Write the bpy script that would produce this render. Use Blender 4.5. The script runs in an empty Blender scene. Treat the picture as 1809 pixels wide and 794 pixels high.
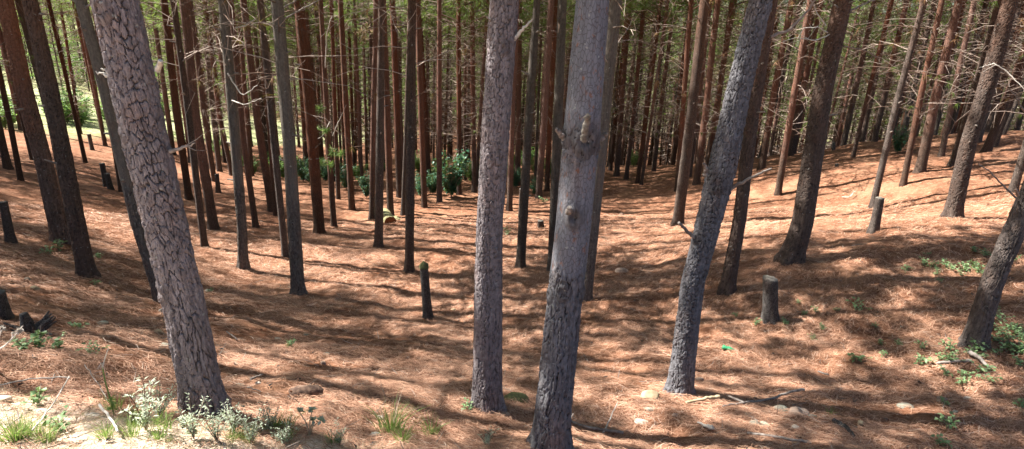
import bpy, math
import numpy as np
from mathutils import Vector, Matrix

# ------------------------------------------------------------------ camera, light, exposure
scene = bpy.context.scene
col = scene.collection
PITCH, ROLL, FPX = math.radians(18.5), math.radians(2.6), 1000.0
PW, PH = 1809.0, 794.0
CAM = np.array([0.0, 0.0, 1.6])
_R = np.array([1.0, 0, 0]); _U = np.array([0, math.sin(PITCH), math.cos(PITCH)]); FWD = np.array([0, math.cos(PITCH), -math.sin(PITCH)])
RIGHT = _R * math.cos(ROLL) + _U * math.sin(ROLL)
UP = -_R * math.sin(ROLL) + _U * math.cos(ROLL)
cd = bpy.data.cameras.new("camera"); cam = bpy.data.objects.new("camera", cd); col.objects.link(cam)
cd.sensor_width = 36; cd.lens = 36 * FPX / PW; cd.clip_start = 0.05; cd.clip_end = 2000
m = Matrix(((RIGHT[0], UP[0], -FWD[0], CAM[0]), (RIGHT[1], UP[1], -FWD[1], CAM[1]), (RIGHT[2], UP[2], -FWD[2], CAM[2]), (0, 0, 0, 1)))
cam.matrix_world = m
scene.camera = cam

SUN_EL, SUN_AZ = math.radians(52), math.radians(90 + 14)   # azimuth: direction to the sun, measured from +Y towards -X is below
SUN_DIR = Vector((-math.cos(SUN_EL) * math.cos(math.radians(14)), math.cos(SUN_EL) * math.sin(math.radians(14)), math.sin(SUN_EL)))
sd = bpy.data.lights.new("sun", 'SUN'); sd.energy = 5.0; sd.angle = math.radians(0.5); sd.color = (1.0, 0.95, 0.87)
so = bpy.data.objects.new("sun", sd); col.objects.link(so); so.rotation_euler = SUN_DIR.to_track_quat('Z', 'Y').to_euler()
so.location = (-20, 0, 30)
world = bpy.data.worlds.new("World"); scene.world = world; world.use_nodes = True
wn = world.node_tree; sky = wn.nodes.new('ShaderNodeTexSky'); sky.sky_type = 'NISHITA'; sky.sun_disc = False
sky.sun_elevation = SUN_EL; sky.sun_rotation = math.atan2(SUN_DIR.x, SUN_DIR.y)
sky.air_density = 1.0; sky.dust_density = 2.0
wn.links.new(sky.outputs[0], wn.nodes['Background'].inputs[0]); wn.nodes['Background'].inputs[1].default_value = 0.058
scene.view_settings.view_transform = 'Standard'; scene.view_settings.look = 'None'
scene.view_settings.exposure = 2.0; scene.view_settings.gamma = 1.0
scene.render.engine = 'CYCLES'
scene.cycles.max_bounces = 6; scene.cycles.diffuse_bounces = 4; scene.cycles.glossy_bounces = 1
scene.cycles.transmission_bounces = 3; scene.cycles.transparent_max_bounces = 4
scene.cycles.use_denoising = True

rng = np.random.default_rng(11)

# ------------------------------------------------------------------ helpers
def ray(px, py):
    u = (np.asarray(px, float) - PW / 2) / FPX; v = -(np.asarray(py, float) - PH / 2) / FPX
    return FWD + u[..., None] * RIGHT + v[..., None] * UP

def project(p):
    d = np.asarray(p, float) - CAM; t = d @ FWD
    return PW / 2 + FPX * (d @ RIGHT) / t, PH / 2 - FPX * (d @ UP) / t, t

def _hash(i, j, k, s):
    n = (i.astype(np.int64) * 374761393 + j.astype(np.int64) * 668265263 + k.astype(np.int64) * 2147483647 + s * 974634777) & 0xffffffff
    n = ((n ^ (n >> 13)) * 1274126177) & 0xffffffff
    n = ((n ^ (n >> 16)) * 2246822519) & 0xffffffff
    return ((n ^ (n >> 15)) & 0xffffff) / float(0xffffff)

def noise2(x, y, s=0):
    xi, yi = np.floor(x), np.floor(y); fx, fy = x - xi, y - yi
    fx = fx * fx * fx * (fx * (fx * 6 - 15) + 10); fy = fy * fy * fy * (fy * (fy * 6 - 15) + 10)
    z = np.zeros_like(xi)
    a = _hash(xi, yi, z, s); b = _hash(xi + 1, yi, z, s); c = _hash(xi, yi + 1, z, s); d = _hash(xi + 1, yi + 1, z, s)
    return (a * (1 - fx) + b * fx) * (1 - fy) + (c * (1 - fx) + d * fx) * fy - 0.5

def fbm2(x, y, s=0, o=4):
    r = 0; a = 1.0
    for i in range(o):
        r = r + a * noise2(x * 2 ** i + 17.3 * i, y * 2 ** i - 9.1 * i, s + i); a *= 0.5
    return r

def mesh(name, verts, faces, mats, midx=None, smooth=False, attrs=None):
    """faces: list of int arrays (n,k) sharing one vertex array"""
    me = bpy.data.meshes.new(name)
    verts = np.asarray(verts, np.float32)
    faces = [np.asarray(f, np.int32) for f in faces if len(f)]
    me.vertices.add(len(verts)); me.vertices.foreach_set('co', verts.ravel())
    nl = sum(f.size for f in faces); nf = sum(len(f) for f in faces)
    me.loops.add(nl); me.loops.foreach_set('vertex_index', np.concatenate([f.ravel() for f in faces]))
    me.polygons.add(nf)
    tot = np.concatenate([np.full(len(f), f.shape[1], np.int32) for f in faces])
    st = np.zeros(nf, np.int32); st[1:] = np.cumsum(tot)[:-1]
    me.polygons.foreach_set('loop_start', st); me.polygons.foreach_set('loop_total', tot)
    if midx is not None: me.polygons.foreach_set('material_index', np.asarray(midx, np.int32))
    if smooth: me.polygons.foreach_set('use_smooth', np.ones(nf, bool))
    for m_ in mats: me.materials.append(m_)
    if attrs:
        for k, v in attrs.items():
            a = me.attributes.new(k, 'FLOAT', 'POINT'); a.data.foreach_set('value', np.asarray(v, np.float32))
    me.update(calc_edges=True); me.validate()
    return me

class Geo:
    """collects vertices and faces with a material number"""
    def __init__(s): s.v = []; s.f = {3: [], 4: []}; s.m = {3: [], 4: []}; s.n = 0
    def add(s, v, f, mi=0):
        f = np.asarray(f); k = f.shape[1]
        s.f[k].append(f + s.n); s.m[k].append(np.full(len(f), mi)); s.v.append(np.asarray(v, float)); s.n += len(v)
    def build(s, name, mats, smooth=False):
        fs = []; ms = []
        for k in (4, 3):
            if s.f[k]: fs.append(np.concatenate(s.f[k])); ms.append(np.concatenate(s.m[k]))
        return mesh(name, np.concatenate(s.v), fs, mats, np.concatenate(ms), smooth)

def obj(name, me, parent=None, loc=(0, 0, 0), label=None, cat=None, group=None, kind=None, rot=None, scale=None):
    o = bpy.data.objects.new(name, me); col.objects.link(o); o.location = loc
    if parent is not None: o.parent = parent
    if label: o['label'] = label
    if cat: o['category'] = cat
    if group: o['group'] = group
    if kind: o['kind'] = kind
    if rot: o.rotation_euler = rot
    if scale: o.scale = scale
    return o

def tube(geo, pts, rad, sides=6, mi=0, cap=False):
    pts = np.asarray(pts, float); n = len(pts); rad = np.broadcast_to(np.asarray(rad, float), (n,))
    t = np.gradient(pts, axis=0); t /= np.linalg.norm(t, axis=1)[:, None] + 1e-9
    ref = np.array([0, 0, 1.0]) if abs(t[0][2]) < 0.8 else np.array([1.0, 0, 0])
    a = np.cross(t, ref); a /= np.linalg.norm(a, axis=1)[:, None] + 1e-9; b = np.cross(t, a)
    ang = np.arange(sides) * 2 * math.pi / sides
    v = pts[:, None, :] + rad[:, None, None] * (np.cos(ang)[None, :, None] * a[:, None, :] + np.sin(ang)[None, :, None] * b[:, None, :])
    i = np.arange(n - 1)[:, None] * sides + np.arange(sides)[None, :]
    j = np.arange(n - 1)[:, None] * sides + (np.arange(sides)[None, :] + 1) % sides
    f = np.stack([i, j, j + sides, i + sides], -1).reshape(-1, 4)
    geo.add(v.reshape(-1, 3), f, mi)
    if cap:
        for e in (0, n - 1):
            c = np.concatenate([pts[e][None], v[e]]); k = np.arange(sides)
            geo.add(c, np.stack([np.zeros(sides, int), 1 + k, 1 + (k + 1) % sides], 1), mi if cap is True else cap)

def blades(geo, base, direc, length, width, mi=0, bend=0.0):
    """thin triangles"""
    base = np.asarray(base); d = direc / (np.linalg.norm(direc, axis=1)[:, None] + 1e-9)
    r = rng.normal(size=d.shape); s = np.cross(d, r); s /= np.linalg.norm(s, axis=1)[:, None] + 1e-9
    w = np.broadcast_to(width, (len(d),))[:, None] * 0.5; L = np.broadcast_to(length, (len(d),))[:, None]
    n = len(d)
    v = np.stack([base - s * w, base + s * w, base + d * L + np.array([0, 0, -1.0]) * bend * L], 1).reshape(-1, 3)
    geo.add(v, np.arange(3 * n).reshape(n, 3), mi)

def leaves(geo, base, direc, length, width, mi=0):
    """folded leaf of two quads = 1 kite + fold"""
    d = direc / (np.linalg.norm(direc, axis=1)[:, None] + 1e-9)
    up = np.array([0, 0, 1.0]) + 0.35 * rng.normal(size=d.shape)
    s = np.cross(d, up); s /= np.linalg.norm(s, axis=1)[:, None] + 1e-9; nrm = np.cross(s, d)
    n = len(d); L = np.broadcast_to(length, (n,))[:, None]; w = np.broadcast_to(width, (n,))[:, None] * 0.5
    b = base; m1 = base + d * L * 0.45; t = base + d * L - nrm * L * 0.12
    v = np.stack([b, m1 - s * w + nrm * w * .35, t, m1 + s * w + nrm * w * .35, base + d * L * .3, base + d * L * .7 - nrm * L * .05], 1).reshape(-1, 3)
    k = np.arange(n)[:, None] * 6
    f = np.concatenate([k + np.array([[0, 4, 5, 1]])[:, [0, 1, 2, 3]], k + np.array([[0, 3, 5, 4]])], 0)
    f3 = np.concatenate([k + np.array([[1, 5, 2]]), k + np.array([[5, 3, 2]])], 0)
    base_n = geo.n
    geo.add(v, f, mi)
    geo.f[3].append(f3 + base_n); geo.m[3].append(np.full(len(f3), mi))

# ------------------------------------------------------------------ materials
class NT:
    def __init__(s, name):
        s.m = bpy.data.materials.new(name); s.m.use_nodes = True; s.t = s.m.node_tree; s.b = s.t.nodes['Principled BSDF']
    def n(s, typ, ins=None, **props):
        nd = s.t.nodes.new(typ)
        for k, v in props.items(): setattr(nd, k, v)
        for k, v in (ins or {}).items():
            if isinstance(v, bpy.types.NodeSocket): s.t.links.new(v, nd.inputs[k])
            else: nd.inputs[k].default_value = v
        return nd
    def mix(s, fac, a, b, blend='MIX'):
        nd = s.t.nodes.new('ShaderNodeMix'); nd.data_type = 'RGBA'; nd.blend_type = blend
        for k, v in ((0, fac), (6, a), (7, b)):
            if isinstance(v, bpy.types.NodeSocket): s.t.links.new(v, nd.inputs[k])
            else: nd.inputs[k].default_value = v if k == 0 else (*v, 1) if len(v) == 3 else v
        return nd.outputs[2]
    def math(s, op, a, b=None, clamp=False):
        nd = s.t.nodes.new('ShaderNodeMath'); nd.operation = op; nd.use_clamp = clamp
        for k, v in ((0, a), (1, b)):
            if v is None: continue
            if isinstance(v, bpy.types.NodeSocket): s.t.links.new(v, nd.inputs[k])
            else: nd.inputs[k].default_value = v
        return nd.outputs[0]
    def ramp(s, fac, a, b):
        nd = s.t.nodes.new('ShaderNodeMapRange'); s.t.links.new(fac, nd.inputs[0]); nd.inputs[1].default_value = a; nd.inputs[2].default_value = b
        nd.interpolation_type = 'SMOOTHSTEP'; return nd.outputs[0]
    def coord(s, kind='Object', scale=(1, 1, 1)):
        tc = s.t.nodes.new('ShaderNodeTexCoord'); mp = s.n('ShaderNodeMapping', {'Vector': tc.outputs[kind], 'Scale': scale}); return mp.outputs[0]
    def noise(s, vec, scale, detail=4, rough=.55):
        return s.n('ShaderNodeTexNoise', {'Vector': vec, 'Scale': scale, 'Detail': detail, 'Roughness': rough}).outputs[0]
    def attr(s, name): return s.n('ShaderNodeAttribute', attribute_name=name).outputs['Fac']
    def done(s, color, rough=.9, bump=None, strength=.5, dist=.01, spec=.2):
        if isinstance(color, bpy.types.NodeSocket): s.t.links.new(color, s.b.inputs['Base Color'])
        else: s.b.inputs['Base Color'].default_value = (*color, 1)
        s.b.inputs['Roughness'].default_value = rough; s.b.inputs['Specular IOR Level'].default_value = spec
        if bump is not None:
            bp = s.n('ShaderNodeBump', {'Height': bump, 'Strength': strength, 'Distance': dist}); s.t.links.new(bp.outputs[0], s.b.inputs['Normal'])
        return s.m

def bark_mat(name, plate_a, plate_b, fissure, upper=None, h0=1.5, h1=4.0, scale=1.0, attr=False, smooth_col=None, randomize=0.0):
    t = NT(name)
    n1 = t.noise(t.coord(), 3.0); n2 = t.noise(t.coord(scale=(1, 1, .6)), 38.0, 5, .65)
    if attr:
        plate = t.attr('plate'); tone = t.attr('tone')
    else:
        wob = t.n('ShaderNodeTexNoise', {'Vector': t.coord(), 'Scale': 9.0, 'Detail': 2.0})
        vec = t.n('ShaderNodeVectorMath', {0: t.coord(scale=(1, 1, .38)), 1: wob.outputs['Color']}, operation='MULTIPLY_ADD')
        vec.inputs[1].default_value = (.05, .05, .05); t.t.links.new(wob.outputs['Color'], vec.inputs[0]); 
        mp = t.coord(scale=(1, 1, .38)); t.t.links.new(mp, vec.inputs[2])
        vo = t.n('ShaderNodeTexVoronoi', {'Vector': vec.outputs[0], 'Scale': 26 * scale}, feature='DISTANCE_TO_EDGE')
        vc = t.n('ShaderNodeTexVoronoi', {'Vector': vec.outputs[0], 'Scale': 26 * scale})
        plate = t.ramp(vo.outputs['Distance'], 0.0, 0.16)
        tone = t.n('ShaderNodeSeparateColor', {0: vc.outputs['Color']}).outputs[0]
    c = t.mix(tone, plate_a, plate_b)
    c = t.mix(t.ramp(n2, .35, .7), c, t.mix(.5, c, (.02, .018, .018)))
    c = t.mix(t.ramp(plate, .1, .7), fissure, c)
    hh = None
    if smooth_col is not None:
        sm = t.attr('smooth')
        fl = t.n('ShaderNodeTexVoronoi', {'Vector': t.coord(scale=(1, 1, .45)), 'Scale': 55.0}, feature='DISTANCE_TO_EDGE').outputs['Distance']
        flk = t.ramp(t.noise(t.coord(scale=(1, 1, .5)), 24.0, 5, .7), .56, .66)
        sc = t.mix(flk, smooth_col, (.23, .12, .085))
        sc = t.mix(t.ramp(fl, .12, .0), sc, t.mix(.6, sc, (.06, .055, .055)))
        c = t.mix(sm, c, sc)
    if upper is not None:
        z = t.n('ShaderNodeSeparateXYZ', {0: t.coord()}).outputs[2]
        zz = t.math('ADD', z, t.math('MULTIPLY', t.math('SUBTRACT', n1, .5), 2.5))
        up = t.mix(t.ramp(n2, .3, .75), upper, tuple(q * .55 for q in upper))
        c = t.mix(t.ramp(zz, h0, h1), c, up)
    # weather streaks running down the stem and broad rusty or bleached areas
    stk = t.ramp(t.noise(t.coord(scale=(1, 1, .07)), 42.0, 3, .6), .38, .66)
    c = t.mix(t.math('MULTIPLY', stk, .45), c, t.mix(1.0, c, (.45, .42, .42), 'MULTIPLY'))
    pat = t.ramp(t.noise(t.coord(scale=(1, 1, .45)), 5.5, 5, .65), .5, .68)
    c = t.mix(t.math('MULTIPLY', pat, .5), c, t.mix(1.0, c, (1.25, 1.0, .86), 'MULTIPLY'))
    # lichen flecks
    li = t.ramp(t.noise(t.coord(), 30.0, 2, .5), .69, .73)
    c = t.mix(t.math('MULTIPLY', li, .6), c, (.33, .35, .33))
    if randomize:
        r = t.n('ShaderNodeObjectInfo').outputs['Random']
        c = t.n('ShaderNodeHueSaturation', {'Color': c, 'Value': t.math('ADD', t.math('MULTIPLY', r, randomize), 1 - randomize / 2), 'Saturation': t.math('ADD', t.math('MULTIPLY', r, -.35), 1.1)}).outputs[0]
    b = t.math('ADD', t.math('MULTIPLY', plate, 1.0) if smooth_col is None else t.math('MULTIPLY', plate, t.math('SUBTRACT', 1.0, t.attr('smooth'))), t.math('MULTIPLY', n2, .8 if smooth_col is None else .5))
    return t.done(c, .85, b, 1.0, .01 if attr else .014, .25)

M = {}
M['bark_far'] = bark_mat('bark_far', (.22, .145, .11), (.13, .088, .068), (.05, .034, .027), (.30, .115, .065), .8, 3.6, .75, randomize=.5)
M['bark_mid'] = bark_mat('bark_mid', (.26, .20, .165), (.16, .12, .10), (.06, .045, .038), (.25, .14, .095), 2.2, 5.5, 1.0, randomize=.3)
M['bark_grey'] = bark_mat('bark_grey', (.23, .195, .165), (.145, .12, .10), (.055, .042, .035), (.235, .20, .165), 1.2, 3.0, 1.0, randomize=.2)
M['bark_red'] = bark_mat('bark_red', (.26, .15, .10), (.15, .10, .07), (.05, .034, .025), (.31, .145, .092), .6, 2.2, 1.0, randomize=.3)
M['bark_near'] = bark_mat('bark_near', (.31, .275, .285), (.21, .18, .185), (.095, .078, .075), attr=True, smooth_col=(.25, .245, .25))
M['bark_near_dark'] = bark_mat('bark_near_dark', (.215, .215, .235), (.125, .12, .13), (.03, .025, .023), attr=True, smooth_col=(.175, .182, .21))
M['bark_near_brown'] = bark_mat('bark_near_brown', (.19, .155, .14), (.10, .08, .07), (.028, .02, .017), attr=True, smooth_col=(.2, .17, .15))
M['bark_stand'] = bark_mat('bark_stand', (.13, .095, .078), (.075, .053, .043), (.026, .018, .015), (.19, .105, .072), 2.0, 5.0, attr=True, smooth_col=(.14, .115, .10))
M['bark_stand_red'] = bark_mat('bark_stand_red', (.19, .135, .11), (.105, .07, .055), (.028, .018, .014), (.26, .115, .07), 1.2, 3.6, attr=True, smooth_col=(.2, .16, .14))
M['bark_stand_grey'] = bark_mat('bark_stand_grey', (.20, .175, .155), (.125, .105, .09), (.028, .021, .018), (.175, .15, .125), 1.2, 3.0, attr=True, smooth_col=(.175, .15, .128))
t = NT('cut_wood'); M['cut_wood'] = t.done(t.mix(t.ramp(t.noise(t.coord(), 40), .3, .7), (.21, .19, .165), (.10, .088, .075)), .9)
t = NT('dead_wood'); M['dead_wood'] = t.done(t.mix(t.ramp(t.noise(t.coord(scale=(1, 1, 1)), 25), .3, .7), (.33, .29, .26), (.14, .115, .10)), .85)
t = NT('white_wood'); M['white_wood'] = t.done(t.mix(t.ramp(t.noise(t.coord(), 25), .3, .7), (.62, .58, .52), (.42, .38, .34)), .8)
t = NT('dead_twig'); _r = t.n('ShaderNodeNewGeometry').outputs['Random Per Island']
M['dead_twig'] = t.done(t.mix(t.ramp(_r, .3, .9), (.12, .075, .055), (.42, .34, .29)), .85)

def foliage_mat(name, a, b, c=None, trans=.35, rough=.6):
    t = NT(name); r = t.n('ShaderNodeNewGeometry').outputs['Random Per Island']
    cc = t.mix(r, a, b)
    big = t.ramp(t.noise(t.coord('Object'), .9, 2), .4, .65)
    cc = t.mix(t.math('MULTIPLY', big, .6), cc, c or b)
    t.done(cc, rough, spec=.3)
    tr = t.n('ShaderNodeBsdfTranslucent', {'Color': t.mix(.5, cc, (.35, .5, .08))})
    ms = t.n('ShaderNodeMixShader', {0: trans, 1: t.b.outputs[0], 2: tr.outputs[0]})
    t.t.links.new(ms.outputs[0], t.t.nodes['Material Output'].inputs[0])
    return t.m
M['needle'] = foliage_mat('needle', (.09, .15, .035), (.15, .22, .06), (.065, .11, .035), .45)
M['needle_dead'] = foliage_mat('needle_dead', (.24, .12, .06), (.32, .17, .09), (.16, .08, .05), .2)
M['leaf_dark'] = foliage_mat('leaf_dark', (.03, .10, .06), (.06, .16, .09), (.025, .08, .055), .25, .4)
M['leaf_bright'] = foliage_mat('leaf_bright', (.13, .25, .08), (.21, .34, .13), (.09, .2, .06), .45, .5)
M['leaf_seed'] = foliage_mat('leaf_seed', (.14, .24, .11), (.24, .34, .17), (.11, .19, .09), .3, .5)
M['leaf_pale'] = foliage_mat('leaf_pale', (.34, .40, .30), (.45, .48, .38), (.26, .34, .22), .3, .6)
M['grass'] = foliage_mat('grass', (.14, .24, .06), (.26, .36, .13), (.10, .19, .05), .35, .6)
M['straw'] = foliage_mat('straw', (.44, .33, .22), (.62, .52, .40), (.36, .28, .18), .2, .7)

# ground: needle carpet
t = NT('needle_ground')
g1 = t.noise(t.coord(), 1.3, 3); g2 = t.noise(t.coord(), 9.0, 5, .65); g3 = t.noise(t.coord(scale=(1, .45, 1)), 70.0, 4, .7)
wv = t.n('ShaderNodeTexNoise', {'Vector': t.coord(), 'Scale': 2.2, 'Detail': 2.0})
vv = t.n('ShaderNodeVectorMath', {0: wv.outputs['Color']}, operation='MULTIPLY_ADD'); vv.inputs[1].default_value = (1.4, 1.4, 1.4); t.t.links.new(t.coord(), vv.inputs[2])
st1 = t.noise(t.n('ShaderNodeMapping', {'Vector': vv.outputs[0], 'Rotation': (0, 0, .7), 'Scale': (8, 120, 8)}).outputs[0], 1.0, 3, .6)
st2 = t.noise(t.n('ShaderNodeMapping', {'Vector': vv.outputs[0], 'Rotation': (0, 0, -.6), 'Scale': (8, 110, 8)}).outputs[0], 1.0, 3, .6)
stt = t.math('MAXIMUM', st1, st2)
c = t.mix(t.ramp(stt, .45, .75), (.17, .066, .032), (.62, .37, .25))
c = t.mix(t.ramp(g2, .35, .7), t.mix(.7, c, (.10, .038, .019)), c)
c = t.mix(t.math('MULTIPLY', t.ramp(g1, .45, .7), .4), c, (.42, .24, .15))
mead = t.attr('meadow')
gg = t.mix(t.ramp(t.noise(t.coord(), 3.0, 5, .7), .35, .65), (.16, .22, .07), (.42, .38, .24))
c = t.mix(mead, c, gg)
c = t.mix(t.math('MULTIPLY', t.attr('verge'), t.ramp(g2, .2, .45)), c, (.68, .55, .44))
M['ground'] = t.done(c, .95, t.math('ADD', t.math('MULTIPLY', stt, 1.0), t.math('MULTIPLY', g2, 1.5)), .9, .02, .1)
t = NT('fallen_needle'); r = t.n('ShaderNodeNewGeometry').outputs['Random Per Island']
c = t.mix(r, (.16, .060, .03), (.66, .40, .27)); c = t.mix(t.ramp(r, .96, .97), c, (.60, .47, .37))
M['fallen_needle'] = t.done(c, .7, spec=.3)

def stone_mat(name, a, b):
    t = NT(name); return t.done(t.mix(t.ramp(t.noise(t.coord(), 14, 5), .35, .65), a, b), .9, t.noise(t.coord(), 30, 5), .6, .01)
M['stone_tan'] = stone_mat('stone_tan', (.42, .34, .22), (.30, .23, .14))
M['stone_pink'] = stone_mat('stone_pink', (.36, .26, .20), (.22, .15, .12))
M['stone_grey'] = stone_mat('stone_grey', (.27, .26, .21), (.16, .15, .12))
M['stone_pale'] = stone_mat('stone_pale', (.55, .50, .43), (.38, .33, .27))
t = NT('green_plastic'); M['green_plastic'] = t.done(t.mix(t.ramp(t.noise(t.coord(), 60, 3), .4, .6), (.01, .20, .07), (.05, .28, .14)), .3, t.noise(t.coord(), 45, 3), .8, .01, spec=.5)
t = NT('moss'); M['moss'] = t.done(t.mix(t.ramp(t.noise(t.coord(), 40, 4), .35, .65), (.11, .12, .05), (.07, .075, .04)), .95, t.noise(t.coord(), 60, 3), .8, .01)
t = NT('mossy_log'); M['mossy_log'] = t.done(t.mix(t.ramp(t.noise(t.coord(), 9, 4), .4, .6), (.30, .29, .15), (.22, .18, .10)), .9, t.noise(t.coord(), 25, 4), .6, .02)
t = NT('rotten_wood'); M['rotten_wood'] = t.done(t.mix(t.ramp(t.noise(t.coord(), 30, 4), .35, .65), (.17, .11, .08), (.08, .05, .04)), .95, t.noise(t.coord(), 40, 4), .8, .01)
t = NT('rotten_end'); M['rotten_end'] = t.done(t.mix(t.ramp(t.noise(t.coord(), 40, 4), .35, .65), (.16, .05, .018), (.30, .11, .04)), .95)

# ------------------------------------------------------------------ terrain
CTL = [  # pixel x, pixel y, camera depth
 (365,735,3.85),(971,790,4.4),(860,725,4.9),(1199,697,5.4),(1718,615,6.2),(1360,570,7.6),(1397,462,8.7),(1283,517,8.6),
 (1681,385,10.2),(1626,302,14.6),(1740,272,16.6),(1720,236,20),(1809,228,19),(1560,245,21),(1450,268,22),
 (527,520,9.5),(723,482,11.1),(669,437,12.9),(565,413,14.2),(430,475,10.9),(756,566,8.6),(919,475,11.2),(1035,532,9.3),(1197,397,14.2),
 (790,350,20),(1130,322,23),(1250,290,24),(1345,300,19.5),(1374,344,16.5),(1541,367,13.8),(1100,400,14.6),(910,372,18),
 (111,430,9.6),(155,490,8.5),(283,535,8.0),(378,405,14.0),(335,355,17),(216,338,16),(40,320,15.5),(151,287,20),(100,232,29),(200,240,30),(0,228,27),
 (410,312,24),(500,300,30),(600,330,23),(700,345,20.5),
 (60,790,2.6),(300,790,3.0),(640,790,3.7),(1500,790,4.5),(1809,790,4.6),(1400,650,6.3),(600,640,6.0),(150,600,5.2),(0,500,6.8),(1809,480,7.6),
]
_c = np.array(CTL); _P = CAM + ray(_c[:, 0], _c[:, 1]) * _c[:, 2:3]
_extra = np.array([(0, 0, 0), (-2.5, 0.5, .1), (2.5, 0, 0), (0, -6, .1), (-8, -4, .6), (8, -4, .4), (0, -15, 1.0), (-15, 0, .6), (12, 2, -.6), (20, 8, .2), (-18, 12, -1.2), (-26, 22, -3.2),
   (30, 22, -3.0), (26, 30, -5.5), (14, 38, -7.5), (0, 32, -5.2), (0, 45, -7.6), (-12, 42, -7.2), (-32, 40, -4.5), (35, 45, -8), (0, 62, -8.5), (-35, 60, -7), (40, 65, -7)], float)
_Q = np.concatenate([_P, _extra]); 
def _tps(r2): return 0.5 * r2 * np.log(r2 + 1e-9)
_A = _tps(((_Q[:, None, :2] - _Q[None, :, :2]) ** 2).sum(-1)) + np.eye(len(_Q)) * 3.0
_B = np.concatenate([np.ones((len(_Q), 1)), _Q[:, :2]], 1)
_S = np.block([[_A, _B], [_B.T, np.zeros((3, 3))]])
_W = np.linalg.solve(_S, np.concatenate([_Q[:, 2], np.zeros(3)]))
def base_z(x, y):
    x = np.asarray(x, float); y = np.asarray(y, float)
    s = x.shape; xf = x.ravel(); yf = y.ravel(); out = np.zeros(len(xf))
    R_ = np.hypot(xf, yf); k = np.minimum(1, 62 / np.maximum(R_, 1e-6)); xc = xf * k; yc = np.maximum(yf * k, -18)
    for a in range(0, len(xf), 20000):
        X = xc[a:a + 20000]; Y = yc[a:a + 20000]
        K = _tps((X[:, None] - _Q[None, :, 0]) ** 2 + (Y[:, None] - _Q[None, :, 1]) ** 2)
        out[a:a + 20000] = K @ _W[:-3] + _W[-3] + _W[-2] * X + _W[-1] * Y
    # the opposite hillside rises behind the valley
    hill = np.clip((R_ - 66) / 90, 0, 1); out += np.where(yf > 0, 7 * hill * hill * (3 - 2 * hill), 0) + np.clip((R_ - 30) / 60, 0, 1) * 0
    return out.reshape(s)
HEAP = []
for (hx, hy, hr) in ((365, 735, .17), (860, 725, .12), (970, 800, .15), (1199, 697, .13), (1718, 615, .13), (111, 430, .16), (155, 490, .15), (284, 535, .1), (1397, 462, .17), (1681, 385, .15), (1283, 517, .11),
                     (527, 520, .12), (430, 475, .1), (1360, 570, .1), (756, 566, .08), (723, 482, .1), (669, 437, .1), (565, 413, .14), (919, 475, .1)):
    d_ = ray(hx, hy); t_ = np.arange(1.5, 40, .03); P_ = CAM + d_ * t_[:, None]; i_ = int(np.argmax(P_[:, 2] < base_z(P_[:, 0], P_[:, 1]))); HEAP.append((P_[i_, 0], P_[i_, 1], hr))
def ground_z(x, y, fine=True):
    x = np.asarray(x, float); y = np.asarray(y, float); z = base_z(x, y)
    r = np.hypot(x, y); f = np.clip(1.4 - r / 40, .25, 1)
    for mx, my, mr in HEAP: f = f * (1 - .85 * np.exp(-((x - mx) ** 2 + (y - my) ** 2) / (mr + .35) ** 2))
    z = z + f * (0.10 * fbm2(x * .8, y * .8, 3, 3))
    if fine:
        n = fbm2(x * 2.3, y * 2.3, 9, 4); z = z + 0.055 * f * n
        for mx, my, mr in HEAP: z = z + .03 * np.exp(-((x - mx) ** 2 + (y - my) ** 2) / (mr + .1) ** 2)
        z = z + 0.026 * f * fbm2(x * 12, y * 12, 21, 3)
    return z
def hit(px, py):
    """where the ray through a photograph pixel meets the ground"""
    d = ray(px, py); t = np.arange(1.5, 70, .03)
    P = CAM + d * t[:, None]; g = base_z(P[:, 0], P[:, 1])
    i = np.argmax(P[:, 2] < g)
    if P[i, 2] >= g[i]: i = len(t) - 1
    tt = t[i]; p = P[i].copy(); p[2] = float(ground_z(p[0:1], p[1:2])[0]); return p, tt

# polar sheet, fine in front of the camera, out to the horizon
ang = np.concatenate([np.radians(np.arange(-56, 56, .2)), np.radians(np.arange(56, 304, 4.0))])
rad = [0.35]
while rad[-1] < 1500: rad.append(rad[-1] * (1.0085 if rad[-1] < 30 else 1.03 if rad[-1] < 120 else 1.12))
rad = np.array(rad); na, nr = len(ang), len(rad)
A_, R_ = np.meshgrid(ang, rad); gx = R_ * np.sin(A_); gy = R_ * np.cos(A_); gz = ground_z(gx, gy)
v = np.stack([gx, gy, gz], -1).reshape(-1, 3); v = np.concatenate([v, [[0, 0, float(ground_z(np.zeros(1), np.zeros(1))[0])]]])
ii = np.arange(nr - 1)[:, None] * na + np.arange(na)[None]; jj = np.arange(nr - 1)[:, None] * na + (np.arange(na)[None] + 1) % na
f4 = np.stack([jj, ii, ii + na, jj + na], -1).reshape(-1, 4)
k = np.arange(na); f3 = np.stack([np.full(na, na * nr), k, (k + 1) % na], 1)
def meadow_mask(x, y):
    w = 3 * fbm2(x * .2, y * .2, 5, 2)
    return np.maximum(.85 * np.clip((np.hypot(x, y) - 66) / 5, 0, 1), (y > 0) * 1.0 * np.clip((y + w - 27 - np.maximum(x + 21, 0) * 2.4) / 3, 0, 1) * np.clip((60 - y) / 6, 0, 1))
md = np.append(meadow_mask(gx, gy).ravel(), 0)
def verge_mask(x, y):
    return np.clip((3.05 - y + .5 * fbm2(x * 2, y * 2, 8, 2)) / .35, 0, 1) * np.clip((-.35 - x) / .4, 0, 1)
vg = np.append(verge_mask(gx, gy).ravel(), 0)
obj('ground', mesh('ground', v, [f4, f3], [M['ground']], smooth=True, attrs={'meadow': md, 'verge': vg}), kind='structure', label='brown forest floor of fallen pine needles sloping into a hollow')

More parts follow.
